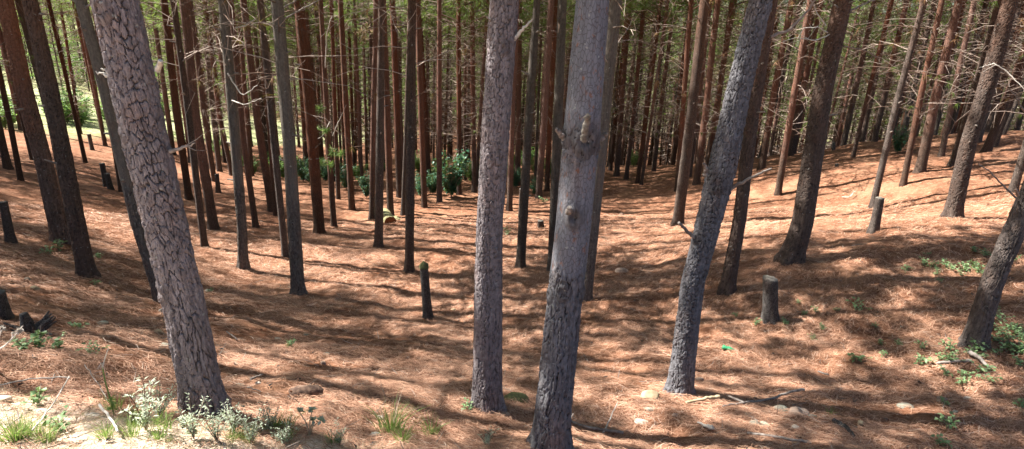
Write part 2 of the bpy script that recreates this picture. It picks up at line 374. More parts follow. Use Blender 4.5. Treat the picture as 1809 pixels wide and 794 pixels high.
# fallen needles lying loose over the near ground
def litter(n, r0, r1, a0, a1):
    r = r0 * (r1 / r0) ** rng.random(n); a = np.radians(a0 + (a1 - a0) * rng.random(n))
    x = r * np.sin(a); y = r * np.cos(a)
    dens = fbm2(x * 1.6, y * 1.6, 77, 3); keep = (rng.random(n) < .62 + 1.0 * dens) & (rng.random(n) > .75 * verge_mask(x, y))
    x, y, r = x[keep], y[keep], r[keep]; n = len(x)
    th = 5.5 * fbm2(x * .9, y * .9, 31, 2) + rng.normal(0, 1.4, n)
    L = rng.uniform(.05, .13, n); w = .00045 + .00014 * r
    sx, sy = np.cos(th), np.sin(th); cur = rng.normal(0, .22, n)
    lift = rng.random(n) ** 3 * .035; tilt = rng.normal(0, .12, n)
    V = np.zeros((n, 4, 2, 3))
    for q in range(4):
        s_ = q / 3 - .5; off = cur * L * (s_ * s_ * 4 - 1) * .5
        cx = x + sx * L * s_ - sy * off; cy = y + sy * L * s_ + sx * off
        if q == 0: zz = []
        V[:, q, 0, 0] = cx - sy * w; V[:, q, 0, 1] = cy + sx * w; V[:, q, 1, 0] = cx + sy * w; V[:, q, 1, 1] = cy - sx * w
        z = ground_z(cx, cy) + .005 + lift + tilt * L * s_
        V[:, q, 0, 2] = z + w * .5; V[:, q, 1, 2] = z
    b = np.arange(n)[:, None] * 8
    F = np.concatenate([b + np.array([[q * 2, q * 2 + 1, q * 2 + 3, q * 2 + 2]]) for q in range(3)])
    return V.reshape(-1, 3), F
v, f = litter(640000, 1.9, 16, -50, 52)
obj('needle_litter', mesh('needle_litter', v, [f], [M['fallen_needle']]), kind='stuff', label='loose fallen pine needles matted over the forest floor', cat='pine needles')

# openings in the canopy: the sun reaches these places
HOT = [(760, 610, None, -.7), (1060, 620, None, -.6), (620, 560, None, -.7), (1090, 540, None, -.6), (40, 780, None, 1.2), (200, 780, None, 1.2), (350, 785, None, 1.1), (500, 785, None, 1.0), (620, 790, None, .8), (330, 560, 3.85, .1), (280, 300, 3.9, .4), (220, 90, 3.9, .5),
       (1080, 388, None, 2.4), (1180, 380, None, 2.4), (1290, 375, None, 2.1), (1400, 372, None, 1.5), (1640, 545, None, -.4), (90, 370, None, .2), (230, 410, None, .0), (60, 460, None, -.2), (600, 450, None, -.2), (820, 440, None, .1), (980, 440, None, .2), (1150, 440, None, .1), (1330, 440, None, .0), (420, 470, None, -.2), (600, 392, None, .3), (680, 400, None, .3), (1300, 770, None, .2)]
_hot = []
for (px, py, d_, r_) in HOT:
    q = hit(px, py)[0] if d_ is None else CAM + ray(px, py) * d_
    _hot.append((q, r_))
SD = np.array(SUN_DIR)
def blocks_sun(x, y, z, shrink=0.0):
    for q, r_ in _hot:
        for h in (6.5, 8.5, 10.5, 12.5):
            k = (z + h - q[2]) / SD[2]; p = q + SD * k
            if math.hypot(p[0] - x, p[1] - y) < r_ + (2.6 * (1 - (h - 5.4) / 9) ** .7) * .6 - shrink: return True
    return False

# dry straw matted on the sunny verge
def straw(n):
    x = rng.uniform(-4.2, -.3, n); y = rng.uniform(1.3, 3.4, n); k = rng.random(n) < verge_mask(x, y); x, y = x[k], y[k]; n = len(x)
    g = Geo(); a = rng.uniform(0, 6.283, n); d = np.stack([np.cos(a), np.sin(a), np.abs(rng.normal(.1, .35, n))], 1)
    blades(g, np.stack([x, y, ground_z(x, y)], 1), d, rng.uniform(.03, .13, n), .0035, 0, .3); return g.build('dry_grass', [M['straw']])
obj('dry_grass', straw(30000), kind='stuff', label='dry pale straw matted on the sunny verge', cat='dry grass')

# ------------------------------------------------------------------ trunks
def smooth_interp(zs, k, vals):
    """monotone-ish piecewise linear with a smoothing pass"""
    r = np.interp(zs, k, vals); return r

def trunk_grid(zk, xk, rk, zs, segs, seed, rough=.015, flare=.22):
    """ring grid for a trunk whose axis runs through (xk, 0, zk)"""
    cx = np.interp(zs, zk, xk); 
    ker = np.ones(9) / 9
    if len(zs) > 30:
        pad = np.concatenate([np.full(4, cx[0]) , cx, np.full(4, cx[-1])]); cs = np.convolve(pad, ker, 'valid'); cs[:5] = cx[:5]; cs[-5:] = cx[-5:]; cx = cs
    cy = .03 * (noise2(zs * .35, zs * 0 + seed, seed)) * np.clip(zs / 2, 0, 1)
    rr = np.interp(zs, zk, rk) * (1 + flare * np.exp(-np.maximum(zs, 0) / .11))
    rr = rr * (1 + .05 * noise2(zs * 1.3, zs * 0 + 3.3, seed + 1))
    a = np.arange(segs) * 2 * math.pi / segs
    AA, ZZ = np.meshgrid(a, zs)
    ca, sa = np.cos(AA), np.sin(AA)
    lump = 1 + .05 * noise2(ca * 1.4 + 7, ZZ * .8 + sa * 1.4, seed + 2) + .03 * noise2(ca * 3, ZZ * 3 + sa * 3, seed + 3)
    # roots swelling at the foot
    lump += np.exp(-np.maximum(ZZ, 0) / .14) * .14 * np.sin(AA * 5 + seed)
    return cx, cy, rr, AA, ZZ, lump

def grid_faces(nz, segs):
    i = np.arange(nz - 1)[:, None] * segs + np.arange(segs)[None]; j = np.arange(nz - 1)[:, None] * segs + (np.arange(segs)[None] + 1) % segs
    return np.stack([i, j, j + segs, i + segs], -1).reshape(-1, 4)

def simple_trunk(name, zk, xk, rk, mat, seed, segs=16, top=None, whorl=True):
    H = zk[-1]; zs = np.concatenate([np.linspace(-.25, 4.5, 60), np.linspace(4.7, H, 30)]) if H > 6 else np.linspace(-.2, H, 24)
    cx, cy, rr, AA, ZZ, lump = trunk_grid(zk, xk, rk, zs, segs, seed)
    rr = rr.copy()
    if whorl:
        z = .9 + (seed % 7) * .09
        while z < H:
            rr *= 1 + .09 * np.exp(-((zs - z) / .05) ** 2); z += .45 + .3 * _hash(np.array([int(z * 10)]), np.array([seed]), np.array([0]), 5)[0]
    R = rr[:, None] * lump * (1 + .035 * noise2(np.cos(AA) * 9, ZZ * 9 + np.sin(AA) * 9, seed + 9))
    v = np.stack([cx[:, None] + R * np.cos(AA), cy[:, None] + R * np.sin(AA), ZZ], -1).reshape(-1, 3)
    f = grid_faces(len(zs), segs)
    n = len(v); v = np.concatenate([v, [[cx[-1], cy[-1], zs[-1] + .01]]]); b = (len(zs) - 1) * segs; k = np.arange(segs)
    return mesh(name, v, [f, np.stack([np.full(segs, n), b + k, b + (k + 1) % segs], 1)], [mat] + ([M['cut_wood']] if top else []),
                np.concatenate([np.zeros(len(f)), np.full(segs, 1 if top else 0)]), smooth=True)

def voro(s, z, ns, cz, seed, warp=.8):
    """periodic Voronoi on the unrolled trunk: s in 0..1 round, z metres. returns edge distance, cell random"""
    C_, S_n = np.cos(s * 6.283), np.sin(s * 6.283)
    u = s * ns + warp * (1.0 * noise2(C_ * 3 + 5, z * 13 + S_n * 3, seed + 50) + .22 * noise2(C_ * 11 + 5, z * 47 + S_n * 11, seed + 51))
    w = z / cz + warp * (1.8 * noise2(C_ * 4 + 2, z * 7 + S_n * 4, seed + 60) + .25 * noise2(C_ * 14 + 2, z * 36 + S_n * 14, seed + 61))
    ui, wi = np.floor(u), np.floor(w); d1 = np.full(u.shape, 9.0); d2 = np.full(u.shape, 9.0); cr = np.zeros(u.shape)
    for a in (-1, 0, 1):
        for b in (-1, 0, 1):
            cu, cw = ui + a, wi + b; hu = np.mod(cu, ns)
            px_ = cu + .1 + .8 * _hash(hu, cw, np.zeros_like(hu), seed); pw = cw + .1 + .8 * _hash(hu, cw, np.zeros_like(hu), seed + 1)
            d = np.hypot(u - px_, (w - pw)); r_ = _hash(hu, cw, np.zeros_like(hu), seed + 2)
            lt = d < d1; d2 = np.where(lt, d1, np.minimum(d2, d)); cr = np.where(lt, r_, cr); d1 = np.where(lt, d, d1)
    return d2 - d1, cr

def near_trunk(name, zk, xk, rk, mat, seed, zvis, H, smooth_z=None, knots=(), amp=.012, segs=160, plate=(.045, .085), dz=.0075):
    zs = np.concatenate([np.arange(-.3, zvis, dz), np.linspace(zvis + .05, H, 40)])
    cx, cy, rr, AA, ZZ, lump = trunk_grid(zk, xk, rk, zs, segs, seed, flare=.3)
    r0 = rk[0]; ns = max(8, int(2 * math.pi * r0 / plate[0]))
    s = AA / (2 * math.pi)
    ea, ca_ = voro(s, ZZ, ns, plate[1] * 1.9, seed); eb, cb_ = voro(s, ZZ, max(8, int(ns * .85)), plate[1] * .8, seed + 3)
    mk = np.clip((ZZ - 1.0) * .9 + .5 + 3.2 * noise2(np.cos(AA) * 1.5, ZZ * 1.7 + np.sin(AA) * 1.5, seed + 81), 0, 1)
    e = ea * (1 - mk) + eb * mk; cr = ca_ * (1 - mk) + cb_ * mk
    e2, cr2 = voro(s, ZZ, ns * 2, plate[1] * .45, seed + 7)
    gate = .5 + 1.1 * noise2(np.cos(AA) * 3, ZZ * 5 + np.sin(AA) * 3, seed + 71)       # some cracks stay closed
    pl = np.clip(e / (.07 + .08 * np.clip(gate, 0, 1)), 0, 1); pl = pl * pl * (3 - 2 * pl)
    pl = 1 - (1 - pl) * np.clip(.75 + gate * .5, .6, 1)
    p2 = np.clip(e2 / .12, 0, 1); pl = np.minimum(pl, .78 + .22 * p2)
    sm = np.zeros_like(s)
    if smooth_z:
        for (a, b) in smooth_z:
            edge = .10 * noise2(np.cos(AA) * 3, np.sin(AA) * 3 + ZZ * 2, seed + 30)
            sm = np.maximum(sm, np.clip((ZZ - a + edge) / .05, 0, 1) * np.clip((b - ZZ + edge) / .05, 0, 1))
    disp = amp * (pl * (.4 + .75 * cr) - .5) + amp * .3 * cr2 * pl - amp * .45 + amp * .45 * noise2(np.cos(AA) * 22, ZZ * 30 + np.sin(AA) * 22, seed + 40)
    disp = disp * (1 - .8 * sm) + sm * amp * .1 * noise2(np.cos(AA) * 12, ZZ * 9 + np.sin(AA) * 12, seed + 41)
    rough_k = np.zeros_like(s)
    for (kz, ka, size) in knots:   # branch scars: a raised lip round a hollow
        da = np.angle(np.exp(1j * (AA - ka))) * r0; d = np.hypot(da * 1.0, (ZZ - kz) * .9) / size
        disp = disp + size * .2 * np.exp(-((d - .75) / .4) ** 2) - size * .16 * np.exp(-(d / .4) ** 2); rough_k = np.maximum(rough_k, np.exp(-(d / 1.5) ** 4))
    sm = sm * (1 - rough_k)
    pl = np.where(rough_k > .3, np.clip(pl, .05, .45), pl)
    R = rr[:, None] * lump + disp
    v = np.stack([cx[:, None] + R * np.cos(AA), cy[:, None] + R * np.sin(AA), ZZ], -1).reshape(-1, 3)
    me = mesh(name, v, [grid_faces(len(zs), segs)], [mat], smooth=True,
              attrs={'plate': pl.ravel(), 'tone': np.clip(cr * .7 + cr2 * .3, 0, 1).ravel(), 'smooth': sm.ravel()})
    return me

# ------------------------------------------------------------------ crowns
def crown_mesh(name, seed, dead0=2.6, dead1=6.5, ndead=34, live0=5.4, H=14.0, spread=1.9, nwh=15, dense=1.0, blade=.2, bw=.017, nb=9, clump=.45):
    r = np.random.default_rng(seed); g = Geo()
    global rng
    old = rng; rng = r
    for i in range(ndead):
        z = r.uniform(dead0, dead1) if i > ndead * .25 else r.uniform((dead0 + dead1) / 2, dead1); a = r.uniform(0, 6.283); L = r.uniform(.5, 1.7)
        d = np.array([math.cos(a), math.sin(a), r.uniform(-.1, .7)]); d /= np.linalg.norm(d)
        s = np.linspace(0, 1, 5)[:, None]; P = np.array([0, 0, z]) + d * L * s + np.array([0, 0, -1]) * (s ** 2) * L * r.uniform(0, .5) + r.normal(0, .03, (5, 3)) * s
        tube(g, P, np.linspace(.010, .003, 5), 3, 0)
        for k in range(r.integers(2, 6)):
            q = r.integers(1, 5); e = d + r.normal(0, .7, 3); e /= np.linalg.norm(e); l = r.uniform(.15, .6)
            tube(g, np.array([P[q], P[q] + e * l * .5 + r.normal(0, .03, 3), P[q] + e * l + np.array([0, 0, -.1 * l])]), [.006, .004, .002], 3, 0)
        if r.random() < .3:
            q = P[r.integers(2, 5)]; n = 14; blades(g, np.repeat(q[None], n, 0), r.normal(0, 1, (n, 3)) + [0, 0, -1.2], .16, .012, 2 if r.random() < .6 else 1)
    zs = np.linspace(live0, H - .3, nwh)
    for z in zs:
        fr = (z - live0) / (H - live0)
        for b in range(r.integers(4, 7)):
            a = r.uniform(0, 6.283); L = spread * (1 - fr) ** .7 * r.uniform(.55, 1.1) + .35
            d = np.array([math.cos(a), math.sin(a), .25 + .6 * fr]); d /= np.linalg.norm(d)
            s = np.linspace(0, 1, 5)[:, None]; P = np.array([0, 0, z + r.uniform(-.2, .2)]) + d * L * s + np.array([0, 0, .12]) * s ** 2 * L + r.normal(0, .03, (5, 3)) * s
            tube(g, P, np.linspace(.022, .005, 5), 3, 0)
            nt = int(dense * (5 + L * 5)); tt = r.uniform(.35, 1.0, nt)
            Q = np.stack([np.interp(tt, s[:, 0], P[:, k]) for k in range(3)], 1) + r.normal(0, .17, (nt, 3)) * (.4 + .6 * tt[:, None])
            base = np.repeat(Q, nb, 0) + r.normal(0, .02 if nb < 12 else .05, (nt * nb, 3))
            dr = np.repeat(r.normal(0, .45, (nt, 3)) + d * .7, nb, 0) + r.normal(0, .45, (nt * nb, 3)) + [0, 0, -.35]
            blades(g, base, dr, r.uniform(.7, 1.2, nt * nb) * blade, bw, 2 if r.random() < .05 else 1, .25)
    rng = old
    return g.build(name, [M['dead_twig'], M['needle'], M['needle_dead']])

crown_far = [crown_mesh('crown_far', 100 + i, dead0=1.6, dead1=8.0, ndead=95, live0=6.0, spread=2.4, dense=.75, nb=12) for i in range(6)]
crown_near = [crown_mesh('crown_near', 200 + i, dead0=4.6, dead1=7.0, ndead=20, live0=6.2, spread=3.2, dense=.64, nb=24, blade=.21, bw=.02) for i in range(4)]
crown_mid = [crown_mesh('crown_mid', 300 + i, dead0=3.0, dead1=7.2, ndead=38, live0=6.3, spread=2.6, dense=.5, nb=22, blade=.21, bw=.02) for i in range(4)]
crown_thin = [crown_mesh('crown_thin', 500 + i, dead0=5.0, dead1=7.0, ndead=12, live0=7.5, spread=.7, nwh=7, dense=.3, nb=14) for i in range(2)]
far_trunks = {}
for key in ('bark_far', 'bark_red', 'bark_mid'):
    far_trunks[key] = [simple_trunk('trunk', [-.3, 1.5, 3, 4.5, 6.5, 9, 13.5], np.cumsum(np.random.default_rng(len(key) + i).normal(0, .05, 7)) * [0, 1, 1, 1, 1, 1, 1], [.5, .46, .44, .41, .37, .3, .1], M[key], 31 + i * 5, 12) for i in range(5)]

tree_spots = []   # (x, y)
def tree_root(p, label, group, name='pine_tree', rotz=0):
    o = obj(name, None, loc=tuple(p), label=label, cat='pine tree', group=group); o.empty_display_size = .3
    tree_spots.append((p[0], p[1])); return o

def axis_from_pixels(pts, p0):
    """trunk axis in the plane y = const through the foot; pts = [(px, py, width)], foot first"""
    out = []
    for (px, py, w) in pts:
        d = ray(px, py); t = (p0[1] - CAM[1]) / d[1]; P = CAM + d * t
        out.append((P[2] - p0[2], P[0] - p0[0], w * t / FPX / 2))
    return out

def pixel_tree(pts, label, mat='bark_mid', crown='mid', group=None, near=None, depth_pt=None, H=13.5, extra=None):
    (bx, by, bw) = pts[0]
    p, t = hit(bx, by)
    if t > 40: print('FAR HIT', pts[0], t)
    ax = axis_from_pixels(pts, p); ax[0] = (0.0, 0.0, ax[0][2])
    zk = [a[0] for a in ax]; xk = [a[1] for a in ax]; rk = [a[2] for a in ax]
    # widths measured across the picture; leaning trunks are a little thinner than that
    sl = (xk[-1] - xk[0]) / max(.1, zk[-1] - zk[0]); k = 1 / math.hypot(1, sl); ca = p[1] / math.hypot(p[0], p[1]); rk = [q * k * ca * .97 for q in rk]
    if len(rk) == 2: rk[1] = min(rk[1], rk[0] * .93)
    # carry on above the frame, straightening
    z0, x0, r0 = zk[-1], xk[-1], rk[-1]
    zk = [-.3] + zk + [z0 + 2, H]; xk = [-.3 * sl] + xk + [x0 + sl * 1.8, x0 + sl * (1.8 + (H - z0 - 2) * .6)]; rk = [rk[0]] + rk + [r0 * .86, .05]
    if z0 + 2 > H - 1: zk[-1] = z0 + 5
    root = tree_root(p, label, group)
    seed = int(bx * 7 + by) % 997
    if near:   # branch scars and smooth stretches are given by picture height
        ys = [q[1] for q in pts][::-1]; xs = [q[0] for q in pts][::-1]
        zof = lambda y: axis_from_pixels([(np.interp(y, ys, xs), y, 1)], p)[0][0]
        near = dict(near); near['knots'] = [(zof(y), a, s_) for (y, a, s_) in near.get('knots', ())]
        if near.get('smooth_z'): near['smooth_z'] = [(zof(a), zof(b) if b > -50 else 30.0) for a, b in near['smooth_z']]
    if near is None and bw >= 19 and t < 12.5:
        near = dict(amp=.009, plate=(.032, .06), segs=80, dz=.014)
        if mat in ('bark_grey',): near['smooth_z'] = ((1.6, 20),)
        mat = {'bark_mid': 'bark_stand', 'bark_grey': 'bark_stand_grey', 'bark_red': 'bark_stand_red', 'bark_near_dark': 'bark_stand_grey'}.get(mat, mat)
    if near: me = near_trunk('trunk', zk, xk, rk, M[mat], seed, z0 + .25, zk[-1], **near)
    else: me = simple_trunk('trunk', zk, xk, rk, M[mat], seed, 22 if bw > 14 else 14)
    obj('trunk', me, root)
    if crown:
        if (blocks_sun(*p, shrink=.3) and bw < 45) or 'slim smooth grey' in label: crown = 'thin'
        lib = {'thin': crown_thin, 'mid': crown_mid, 'far': crown_far, 'near': crown_near}[crown]
        c = obj('crown', lib[seed % len(lib)], root)
        # the crown leans as the stem does and turns round it
        M_ = Matrix.Rotation(math.atan(sl * .9), 4, 'Y') @ Matrix.Rotation(seed * .37, 4, 'Z')
        if bw >= 45: M_ = M_ @ Matrix.Diagonal((1.3, 1.3, 1, 1))
        c.matrix_local = M_
    root['_ax'] = [float(q) for q in (p[0], p[1], p[2], t)]
    return root, p, t, (zk, xk, rk)

def on_axis(T, py_px):
    """point on a pixel tree's axis at picture height py"""
    root, p, t, (zk, xk, rk) = T
    best = None
    for z in np.arange(0, zk[-2], .02):
        x = np.interp(z, zk, xk); q = np.array([p[0] + x, p[1], p[2] + z]); _, yy, _ = project(q)
        if yy <= py_px: return z, x, np.interp(z, zk, rk)
    return z, x, np.interp(z, zk, rk)

def pix_branch(T, px, dist, mat='dead_wood', name='dead_branch', r=(.014, .006), wob=.01, sides=7, cap=False, twigs=()):
    """branch of tree T drawn through picture points; dist = how far each point is in front of (-) or behind (+) the trunk axis"""
    root, p, t, _ = T; P = []
    for (x, y), d in zip(px, dist):
        ry = ray(x, y); tt = (p[1] + d) / ry[1]; P.append(CAM + ry * tt - p)
    P = np.array(P); n = max(6, len(P) * 4); s = np.linspace(0, len(P) - 1, n)
    Q = np.stack([np.interp(s, np.arange(len(P)), P[:, k]) for k in range(3)], 1) + rng.normal(0, wob * .4, (n, 3)); Q[0] = P[0]
    g = Geo(); tube(g, Q, np.linspace(r[0], r[1], n), sides, 0, cap=cap)
    for k in range(len(twigs)):
        b = Q[int(twigs[k][0] * (n - 1))]; e = np.array(twigs[k][1:4]); tube(g, [b, b + e * .5 + rng.normal(0, .01, 3), b + e], [r[1] * .8, r[1] * .5, r[1] * .25], 4, 0)
    return obj(name, g.build(name, [M[mat], M['cut_wood']], smooth=True), root)

# --- near trees
G = 'near pines standing along the front of the slope'
E = pixel_tree([(366, 739, 82), (318, 500, 78), (292, 394, 82), (238, 160, 88), (202, 0, 90)], 'thick leaning pine at left front with sun glare down its left edge', 'bark_near', 'near', G,
    near=dict(amp=.014, knots=((243, 3.7, .05), (508, 4.0, .05), (20, 4.6, .045)), plate=(.032, .075), segs=230, dz=.006))
AK = pixel_tree([(860, 725, 52), (865, 394, 47), (880, 160, 50), (891, 0, 53)], 'upright grey pine just left of the smooth forked-looking centre pine', 'bark_near', 'near', G,
    near=dict(amp=.010, knots=((85, 4.9, .04), (62, 6.2, .03)), plate=(.03, .065)))
AL = pixel_tree([(970, 800, 64), (995, 550, 63), (1013, 394, 64), (1026, 250, 66), (1047, 0, 61)], 'centre front pine with smooth blue-grey bark above and a sawn branch stub', 'bark_near_dark', 'near', G,
    near=dict(amp=.013, smooth_z=((478, 272), (238, -99)), knots=((505, 4.45, .045), (376, 4.6, .055), (243, 4.85, .07), (240, 3.5, .05), (250, 6.1, .045), (520, 3.4, .04), (515, 6.0, .04)), plate=(.034, .085)))
AT = pixel_tree([(1199, 697, 46), (1224, 500, 44), (1252, 394, 47), (1276, 300, 54), (1303, 170, 44), (1345, 0, 42)], 'crooked dark blue-grey pine right of centre with a broken side branch', 'bark_near_dark', 'near', G,
    near=dict(amp=.013, knots=((322, 4.2, .06), (332, 5.9, .04), (480, 5.4, .03), (420, 3.6, .04)), plate=(.03, .065)))
BJ = pixel_tree([(1718, 615, 50), (1752, 500, 46), (1797, 394, 44), (1850, 270, 42)], 'dark leaning pine at the right edge above green seedlings', 'bark_near_brown', 'near', G,
    near=dict(amp=.013, plate=(.036, .08)))
A = pixel_tree([(111, 430, 38), (78, 290, 36), (42, 160, 35), (8, 0, 34)], 'reddish brown leaning pine nearest the left edge', 'bark_red', 'near', G)
B = pixel_tree([(155, 490, 36), (122, 330, 35), (87, 160, 34), (52, 0, 31)], 'rough grey-brown leaning pine second from the left edge', 'bark_mid', 'near', G)
D = pixel_tree([(284, 535, 20), (240, 394, 22), (181, 150, 22), (141, 0, 24)], 'slim smooth grey pine half hidden behind the thick left front pine', 'bark_grey', 'near', G)
AY = pixel_tree([(1397, 462, 44), (1418, 394, 42), (1455, 160, 37), (1490, 0, 35)], 'stout dark brown pine on the right, flecked with light', 'bark_mid', 'near', G)
BD = pixel_tree([(1681, 385, 34), (1712, 250, 32), (1745, 150, 34), (1786, 0, 32)], 'stout pine on the right rise with bark flaking in a sunlit patch', 'bark_mid', 'near', G)
AU = pixel_tree([(1283, 517, 28), (1306, 394, 25), (1330, 200, 26), (1362, 0, 26)], 'grey brown pine close behind the crooked right-centre pine', 'bark_mid', 'near', G)
T_ = pixel_tree([(527, 520, 25), (511, 250, 24), (489, 0, 23)], 'straight dark grey pine with rings of scars left of the short post stump', 'bark_grey', 'mid', G)
N_ = pixel_tree([(430, 475, 20), (427, 394, 19), (411, 200, 20), (393, 0, 19)], 'straight olive grey pine between the thick left pine and the scarred grey pine', 'bark_grey', 'mid', G)
AN = pixel_tree([(1035, 532, 20), (1062, 250, 26), (1086, 0, 27)], 'dark pine directly behind the right side of the smooth centre pine', 'bark_near_dark' and 'bark_grey', 'mid', G)
AM = pixel_tree([(975, 478, 17), (984, 250, 17), (994, 0, 16)], 'thin dark pine directly behind the left side of the smooth centre pine', 'bark_grey', 'mid', G)
U_ = pixel_tree([(565, 413, 20), (548, 200, 20), (528, 0, 19)], 'orange brown pine with sunlit left edge beside the scarred grey pine', 'bark_red', 'mid', G)
AD = pixel_tree([(723, 482, 17), (726, 200, 16), (728, 0, 15)], 'perfectly upright slim pine just left of the short post stump', 'bark_mid', 'mid', G)
Z_ = pixel_tree([(669, 437, 16), (672, 200, 14), (674, 0, 12)], 'upright pine standing in front of the green-topped log', 'bark_mid', 'mid', G)
GRY = pixel_tree([(919, 475, 17), (935, 200, 15), (949, 0, 13)], 'slim olive grey pine between the two front centre pines', 'bark_grey', 'mid', G)
AO = pixel_tree([(1197, 397, 21), (1222, 200, 19), (1245, 0, 17)], 'dark pine with light flecks beside the brightest sunlit patch', 'bark_mid', 'mid', G)
S_ = pixel_tree([(505, 457, 13), (479, 200, 12), (460, 0, 12)], 'thin speckled pine just left of the scarred grey pine', 'bark_mid', 'mid', G)
MG = 'middle distance pines'
